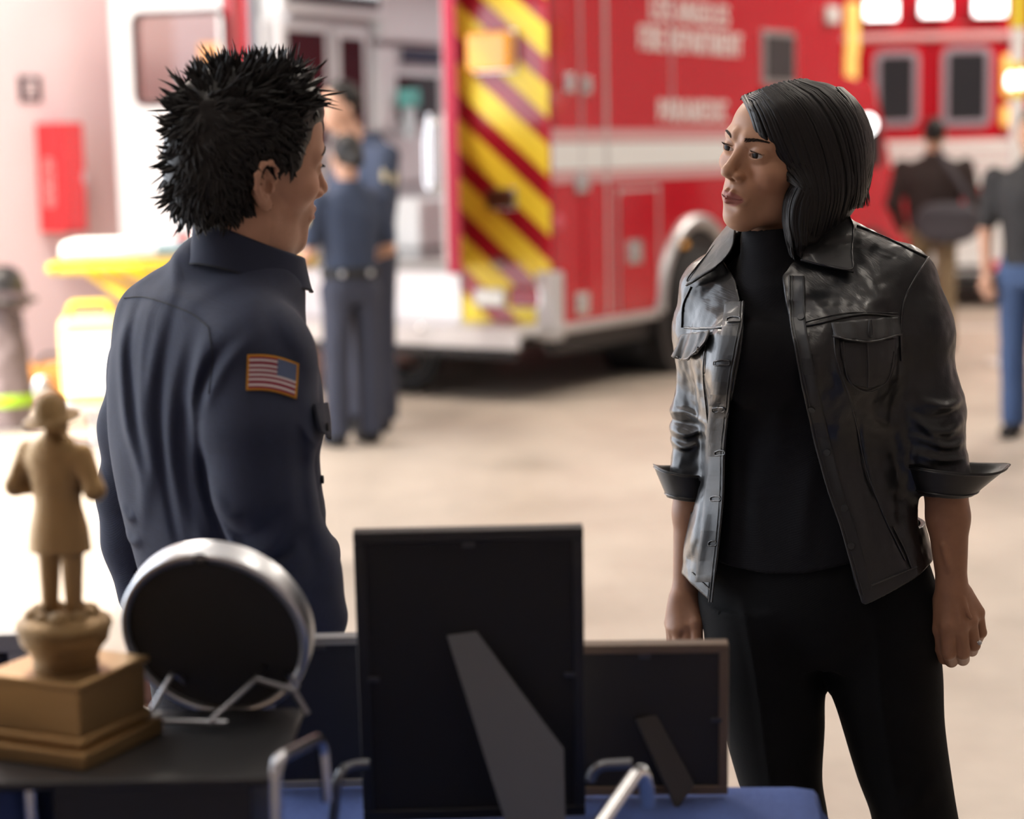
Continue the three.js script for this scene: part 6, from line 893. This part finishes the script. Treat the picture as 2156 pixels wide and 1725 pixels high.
// ---------------------------------------------------------------- people farther back
function figure(o) {
  const h = o.height / 1.75, t = thing('person', o.label, 'person', o.base, o.yaw), P = (x, y, z) => [x * h, y * h, z * h], put = (n, f, lo, hi, res, m, l) => part(t, n, f.mesh(P(...lo), P(...hi), res), m, l);
  const skin = o.skin, col = (x, y, z) => { const k = 1 + 0.08 * noise(x * 40, y * 40, z * 40); return skin.map((v) => v * k); };
  const A = o.arms, R = h;
  // one continuous body
  const ln = o.lean ?? 0, b = makeSDF().ell(P(0, 1.625, 0.01 + ln), [0.074 * R, 0.105 * R, 0.092 * R], 0.02).ell(P(0, 1.575, 0.04 + ln), [0.055 * R, 0.07 * R, 0.055 * R], 0.03).cone(P(0, 1.612, 0.095 + ln), P(0, 1.59, 0.11 + ln), 0.009, 0.012, 0.012).ell(P(0, 1.535, 0.075 + ln), [0.025, 0.02, 0.02], 0.02).cone(P(0, 1.38, -0.01), P(0, 1.55, ln), 0.06 * R, 0.055 * R, 0.03);
  for (const s of [-1, 1]) { b.ell(P(s * 0.077, 1.605, -0.005 + ln), [0.01, 0.03, 0.017], 0.008); b.cut(P(s * 0.032, 1.61, 0.105 + ln), [0.016, 0.01, 0.012], 0.012); }
  b.chain([P(0, 1.35, 0), P(0, 1.1, 0), P(0, 0.92, 0)], [0.1, 0.09, 0.1], 0.05); for (const s of [-1, 1]) b.chain([P(s * 0.09, 0.9, 0), P(s * 0.1, 0.48, 0.01 + s * (o.stride ?? 0) * 0.5), P(s * 0.105, 0.08, s * (o.stride ?? 0))], [0.06, 0.045, 0.035], 0.03);
  for (const a of A) { b.chain(a.map((q) => P(...q)).slice(0, 3), [0.042 * R, 0.036 * R, 0.026 * R], 0.02); const w = P(...a[2]), d = V3(...P(...a[3])).sub(V3(...w)).normalize(), sd = d.clone().cross(V3(0.2, 0.3, 1)).normalize(); b.ell(V3(...w).addScaledVector(d, 0.05).toArray(), [0.034, 0.042, 0.034], 0.02); for (let i = -1.5; i <= 1.5; i++) { const k = V3(...w).addScaledVector(d, 0.075).addScaledVector(sd, i * 0.017); b.cone(k.toArray(), k.clone().addScaledVector(d, 0.055 - Math.abs(i) * 0.006).toArray(), 0.0095, 0.0085, 0.004); } const th = V3(...w).addScaledVector(d, 0.03).addScaledVector(sd, 0.03); b.cone(th.toArray(), th.clone().addScaledVector(d, 0.045).addScaledVector(sd, 0.012).toArray(), 0.012, 0.009, 0.006); }
  put('body', b, [-0.42, 0.05, -0.3], [0.42, 1.78, 0.45], 0.009, new THREE.MeshPhysicalMaterial({ vertexColors: true, roughness: 0.55 }), null); t.children[0].geometry = (() => { const g = t.children[0].geometry, p = g.attributes.position, c = new Float32Array(p.count * 3); for (let i = 0; i < p.count; i++) c.set(col(p.getX(i), p.getY(i), p.getZ(i)), i * 3); g.setAttribute('color', new THREE.BufferAttribute(c, 3)); return g; })();
  const wd = o.wide ?? 1, s = makeSDF().loft([[0.9, 0, 0, 0.165, 0.115], [1.02, 0, 0, 0.15 * wd, 0.11], [1.15, 0, 0, 0.165 * wd, 0.12], [1.3, 0, 0, 0.19 * wd, 0.125], [1.4, 0, -0.005, 0.17 * wd, 0.095], [1.46, 0, -0.01, 0.085, 0.075], [1.49, 0, -0.005, 0.07, 0.068]].map(([y, x, z, a, c]) => [y * R, x, z * R, a * R, c * R]), 0.02, 2.2);
  for (const a of A) { const e = o.sleeve === 'short' ? [a[0], [lerp(a[0][0], a[1][0], 0.75), lerp(a[0][1], a[1][1], 0.75), lerp(a[0][2], a[1][2], 0.75)]] : a.slice(0, 3); s.chain(e.map((q) => P(...q)), [0.064 * R, 0.058 * R, 0.044 * R], 0.03); }
  s.mod((x, y, z, d) => Math.abs(d) < 0.03 ? 0.006 * noise(x * 12, y * 9, z * 12) : 0); s.andFn((x, y) => (o.hem ?? 0.93) * h - y, 0.01);
  put(o.topName, s, [-0.42, 0.84, -0.3], [0.42, 1.52, 0.45], 0.009, o.top, o.topLabel);
  const tr = makeSDF().loft([[0.82, 0, 0, 0.165, 0.115], [0.92, 0, 0, 0.165, 0.115], [1.0, 0, 0, 0.152, 0.108]].map(([y, x, z, a, c]) => [y * R, x, z * R, a * R, c * R]), 0.03); const st = o.stride ?? 0;
  for (const q of [-1, 1]) tr.loft([[0.9, q * 0.085, 0, 0.09, 0.105], [0.5, q * 0.1, q * st * 0.5, 0.072, 0.08], [0.07, q * 0.105, q * st, 0.07, 0.08]].map(([y, x, z, a, c]) => [y * R, x * R, z * R, a * R, c * R]), 0.03); tr.mod((x, y, z, d) => Math.abs(d) < 0.03 ? 0.005 * noise(x * 10, y * 7, z * 10) : 0);
  put('trousers', tr, [-0.3, 0.05, -0.35], [0.3, 1.02, 0.35], 0.01, o.legs, o.legsLabel);
  for (const q of [-1, 1]) { const f = makeSDF().ell(P(q * 0.105, 0.05, q * st), [0.05, 0.055, 0.055], 0.02).ell(P(q * 0.11, 0.035, q * st + 0.09), [0.048, 0.04, 0.1], 0.04).andFn((x, y) => 0.003 - y, 0.004); put('shoe', f, [-0.25, 0, -0.4], [0.25, 0.13, 0.4], 0.008, o.shoe ?? rubberM); }
  const hr = makeSDF().ell(P(0, 1.648, -0.012), [0.083 * R, 0.1 * R, 0.1 * R], 0.01); if (o.bun) hr.ell(P(0, 1.60, -0.115), [0.045, 0.045, 0.04], 0.02); hr.cutFn((x, y, z) => Math.max(y / h - (1.66 + (z / h < 0.02 ? -0.11 : 0)), z / h < -0.06 ? 1 : -1), 0.01); hr.cutFn((x, y, z) => Math.max(0.055 - z / h, y / h - 1.672), 0.01); hr.cutFn((x, y) => y / h - 1.545, 0.01); hr.mod((x, y, z) => 0.004 * noise(x * 50, y * 50, z * 50));
  const hg = put('hair', hr, [-0.13, 1.5, -0.19], [0.13, 1.78, 0.13], 0.006, o.hair ?? hairM); hg.geometry.translate(0, 0, ln * h);
  return t;
}
{
  const skinA = [0.56, 0.32, 0.22], skinB = [0.50, 0.28, 0.19], khaki = std([0.21, 0.15, 0.085], 0.8), denim = std([0.045, 0.085, 0.19], 0.8), brown = std([0.022, 0.011, 0.010], 0.8), darkTop = std([0.016, 0.016, 0.018], 0.75), duty = std([0.030, 0.035, 0.058], 0.8), dutyShirt = std([0.026, 0.040, 0.078], 0.8), patchM = std([0.62, 0.55, 0.36], 0.7);
  // uniformed person with back to the camera
  const b1 = atY(748, 938, 0), f1 = figure({ base: [b1.x, 0, b1.z], height: 1.68, yaw: Math.PI + 0.55, label: 'uniformed person with tied dark hair and duty belt, back turned, behind the ambulance step', skin: skinB, top: dutyShirt, topName: 'uniform_shirt', legs: duty, sleeve: 'short', bun: true, hem: 0.98,
    arms: [[[-0.19, 1.38, 0], [-0.25, 1.1, 0.0], [-0.16, 1.02, 0.2], [-0.08, 1.03, 0.25]], [[0.19, 1.38, 0], [0.25, 1.1, 0.0], [0.2, 1.04, 0.22], [0.14, 1.06, 0.28]]] });
  part(f1, 'duty_belt', (() => { const g = makeSDF().loft([[0.915, 0, 0, 0.165, 0.12], [0.965, 0, 0, 0.165, 0.12]], 0.01); return g.mesh([-0.2, 0.89, -0.16], [0.2, 0.99, 0.16], 0.008); })(), rubberM); for (const [x, z] of [[-0.06, -0.125], [0.1, -0.11]]) part(f1, 'belt_keeper', bx(0.025, 0.03, 0.015, x, 0.94, z, 0.006), alumM);
  part(f1, 'shoulder_patch', (() => { const g = sph(0.008, 0.05, 0.042, 0.262, 1.24, -0.01); return g; })(), patchM); 
  // taller uniformed person on the ambulance step, facing left
  const w = at(782, 700, b1.z - 0.55);
  const f2 = figure({ base: [w.x, 0, w.z], height: 1.98, yaw: -1.05, lean: 0.13, label: 'tall uniformed person with arms folded at the open back of the ambulance', skin: skinA, top: dutyShirt, topName: 'uniform_shirt', legs: duty, sleeve: 'short', wide: 1.3, arms: [[[-0.23, 1.37, 0], [-0.29, 1.12, 0.06], [-0.05, 1.14, 0.2], [0.06, 1.16, 0.2]], [[0.23, 1.37, 0], [0.29, 1.12, 0.06], [0.05, 1.1, 0.21], [-0.05, 1.12, 0.22]]] });
  part(f2, 'shoulder_patch', (() => { const g = sph(0.012, 0.06, 0.05, 0, 0, 0); g.rotateZ(0.22); g.translate(0.345, 1.44, 0.03); return g; })(), patchM);
  // walker in brown with a shoulder bag
  const b3 = atY(1962, 742, 0), f3 = figure({ base: [b3.x, 0, b3.z], height: 1.77, yaw: Math.PI - 0.25, label: 'person in a dark brown jacket walking away with a grey shoulder bag', skin: skinB, top: brown, topName: 'jacket', legs: khaki, wide: 1.25, hem: 0.9, stride: 0.14, arms: [[[-0.23, 1.38, 0], [-0.29, 1.12, -0.03], [-0.24, 0.95, 0.14], [-0.22, 0.9, 0.2]], [[0.23, 1.38, 0], [0.29, 1.12, -0.03], [0.24, 0.95, 0.14], [0.22, 0.9, 0.2]]] });
  { const bag = thing('shoulder_bag', 'dark grey shoulder bag slung on the brown jacket walker', 'bag', [b3.x + 0.045, 0.84, b3.z + 0.28], Math.PI - 0.25); const m = std([0.06, 0.055, 0.065], 0.85); const s = makeSDF().ell([0, 0.16, 0], [0.24, 0.16, 0.075], 0.02).ell([0, 0.1, 0], [0.22, 0.11, 0.08], 0.03).andFn((x, y) => y - 0.29, 0.02); part(bag, 'pouch', s.mesh([-0.3, -0.05, -0.12], [0.3, 0.35, 0.12], 0.01), m); part(bag, 'flap', sph(0.22, 0.1, 0.07, 0, 0.2, -0.025), std([0.05, 0.046, 0.055], 0.85)); part(bag, 'strap', tube([[-0.15, 0.26, 0.0], [-0.1, 0.42, 0.02], [0.0, 0.56, 0.06], [0.06, 0.66, 0.13], [0.075, 0.69, 0.2]], 0.02, 30), m); void f3; }
  // person in jeans at the right edge
  const b4 = atY(2166, 925, 0); figure({ base: [b4.x, 0, b4.z], height: 1.74, yaw: -0.5, label: 'person in blue jeans and a dark top at the right edge', skin: skinB, top: darkTop, topName: 'top', legs: denim, sleeve: 'short', stride: 0.1, arms: [[[-0.2, 1.38, 0], [-0.25, 1.1, -0.02], [-0.22, 0.88, 0.08], [-0.2, 0.8, 0.1]], [[0.2, 1.38, 0], [0.25, 1.1, -0.02], [0.24, 0.88, 0.1], [0.23, 0.8, 0.14]]] });
}
// ---------------------------------------------------------------- gear along the pink wall and the stretcher
{
  const yel = std([0.78, 0.52, 0.02], 0.4), sheetM = std([0.82, 0.82, 0.80], 0.85), tq = std([0.10, 0.24, 0.30], 0.6), steel = std([0.6, 0.61, 0.63], 0.35, 1);
  const z = -11.2, l = at(140, 560, z), r = at(640, 552, z), t = thing('stretcher', 'yellow wheeled ambulance stretcher with white bedding behind the navy shirt', 'stretcher', [(l.x + r.x) / 2, 0, z], 0.1), wd = r.x - l.x, y = l.y;
  part(t, 'mattress', bx(wd * 0.98, 0.1, 0.56, 0, y + 0.10, 0, 0.04), sheetM); part(t, 'blanket', bx(wd * 0.5, 0.05, 0.6, 0.2, y + 0.10, 0, 0.02), tq, 'blue grey folded blanket'); part(t, 'side_rail', bars([[-wd / 2, y, 0.3], [wd / 2, y, 0.3]], 0.03), yel); part(t, 'side_rail', bars([[-wd / 2, y, -0.3], [wd / 2, y, -0.3]], 0.03), yel);
  part(t, 'end_rail', bars([[-wd / 2, y, 0.3], [-wd / 2 - 0.05, y, 0.2], [-wd / 2 - 0.05, y, -0.2], [-wd / 2, y, -0.3]], 0.03), yel); part(t, 'end_rail', bars([[wd / 2, y, 0.3], [wd / 2 + 0.05, y, 0.2], [wd / 2 + 0.05, y, -0.2], [wd / 2, y, -0.3]], 0.03), yel);
  for (const s of [-1, 1]) { part(t, 'leg', bars([[-wd * 0.4, y, s * 0.27], [wd * 0.3, 0.22, s * 0.27]], 0.022), yel); part(t, 'leg', bars([[wd * 0.4, y, s * 0.27], [-wd * 0.35, 0.22, s * 0.27]], 0.022), yel); for (const e of [-0.35, 0.3]) part(t, 'caster', cyl(0.09, 0.09, 0.05, wd * e, 0.09, s * 0.27, 24, 'z'), rubberM); part(t, 'fork', bx(0.05, 0.16, 0.03, wd * (s > 0 ? 0.3 : -0.35), 0.17, s * 0.305, 0.008), steel); }
  part(t, 'red_strap', bx(0.06, 0.02, 0.62, 0.0, y + 0.165, 0, 0.006), std([0.5, 0.03, 0.03], 0.6)); part(t, 'backrest_support', bars([[-wd * 0.3, y, 0.2], [0.0, y - 0.14, 0.2], [0.25, y, 0.2]], 0.024), yel);
  const c = at(186, 715, -10.3), cs = thing('monitor_case', 'yellow and white medical monitor case standing by the stretcher', 'case', [c.x, 0, -10.3], 0.2), hh = at(186, 645, -10.3).y - 0.0;
  part(cs, 'shell', bx(0.34, hh * 0.62, 0.24, 0.02, hh * 0.62, 0, 0.05), std([0.83, 0.66, 0.25], 0.5)); part(cs, 'front_panel', bx(0.26, hh * 0.42, 0.02, 0.02, hh * 0.6, 0.125, 0.02), sheetM); part(cs, 'carry_handle', bars([[-0.1, hh * 0.92, 0], [-0.08, hh * 1.02, 0], [0.12, hh * 1.02, 0], [0.14, hh * 0.92, 0]], 0.018), yel); part(cs, 'cart_base', [bx(0.36, 0.05, 0.3, 0.02, hh * 0.29, 0, 0.02), cyl(0.025, 0.025, hh * 0.28, 0.02, hh * 0.15, 0, 14), bx(0.3, 0.03, 0.3, 0.02, 0.015, 0, 0.01)], steel);
  // orange duffel
  const d = atY(118, 858, 0), df = thing('duffel_bag', 'orange brown duffel bag lying on the floor by the pink wall', 'bag', [d.x, 0, d.z], 0.25), om = std([0.36, 0.14, 0.02], 0.75);
  const g = makeSDF().cone([-0.2, 0.15, 0], [0.2, 0.15, 0], 0.145, 0.145, 0.02).andFn((x, yy) => 0.005 - yy, 0.02); g.mod((x, yy, zz) => 0.008 * noise(x * 12, yy * 12, zz * 12)); part(df, 'body', g.mesh([-0.4, -0.01, -0.2], [0.4, 0.34, 0.2], 0.012), om); part(df, 'end_pocket', sph(0.06, 0.08, 0.03, -0.08, 0.14, 0.145), steel, 'silver round end pocket'); part(df, 'handle', tube([[-0.12, 0.27, 0.06], [-0.05, 0.34, 0.03], [0.08, 0.34, 0.03], [0.14, 0.27, 0.06]], 0.012), rubberM);
  // turnout gear on a rack
  const gx = at(8, 700, -11.0), k = thing('turnout_gear', 'black helmet and turnout coat with lime stripes hanging at the edge', 'gear', [gx.x, 0, -11.0], 0.4), lime = std([0.35, 0.62, 0.02], 0.5), coat = std([0.16, 0.125, 0.13], 0.85), hy = at(8, 620, -11.0).y;
  part(k, 'rack', [cyl(0.02, 0.02, hy + 0.0, 0, hy / 2, -0.05, 14), bx(0.4, 0.02, 0.4, 0, 0.01, -0.05, 0.006)], steel);
  part(k, 'helmet', (() => { const q = lathe([[0.001, 0.17], [0.06, 0.165], [0.11, 0.13], [0.135, 0.06], [0.14, 0.0], [0.2, -0.03], [0.2, -0.045], [0.13, -0.02]], 36); q.translate(0, hy, 0); return q; })(), std([0.012, 0.011, 0.012], 0.35)); part(k, 'face_shield', bx(0.2, 0.1, 0.02, 0.02, hy - 0.03, 0.16, 0.02), std([0.1, 0.07, 0.08], 0.2)); part(k, 'strap', tube([[0.08, hy - 0.04, 0.05], [0.1, hy - 0.2, 0.06], [0.06, hy - 0.22, 0.05], [0.05, hy - 0.05, 0.04]], 0.012), coat);
  const s = makeSDF().loft([[0.02, 0, 0, 0.14, 0.12], [0.25, 0, 0, 0.15, 0.13], [0.5, 0, 0, 0.13, 0.1], [hy - 0.12, 0, 0, 0.09, 0.08], [hy - 0.04, 0, 0, 0.04, 0.04]], 0.02); s.mod((x, yy, zz) => 0.012 * noise(x * 14, yy * 8, zz * 14)); part(k, 'coat', s.mesh([-0.24, 0.0, -0.2], [0.24, hy, 0.2], 0.012), coat); for (const yy of [0.16]) part(k, 'reflective_stripe', (() => { const q = makeSDF().loft([[yy, 0, 0, 0.16, 0.14], [yy + 0.06, 0, 0, 0.158, 0.138]], 0.01); return q.mesh([-0.22, yy - 0.03, -0.2], [0.22, yy + 0.1, 0.2], 0.012); })(), lime);
}
renderer.render(scene, camera);
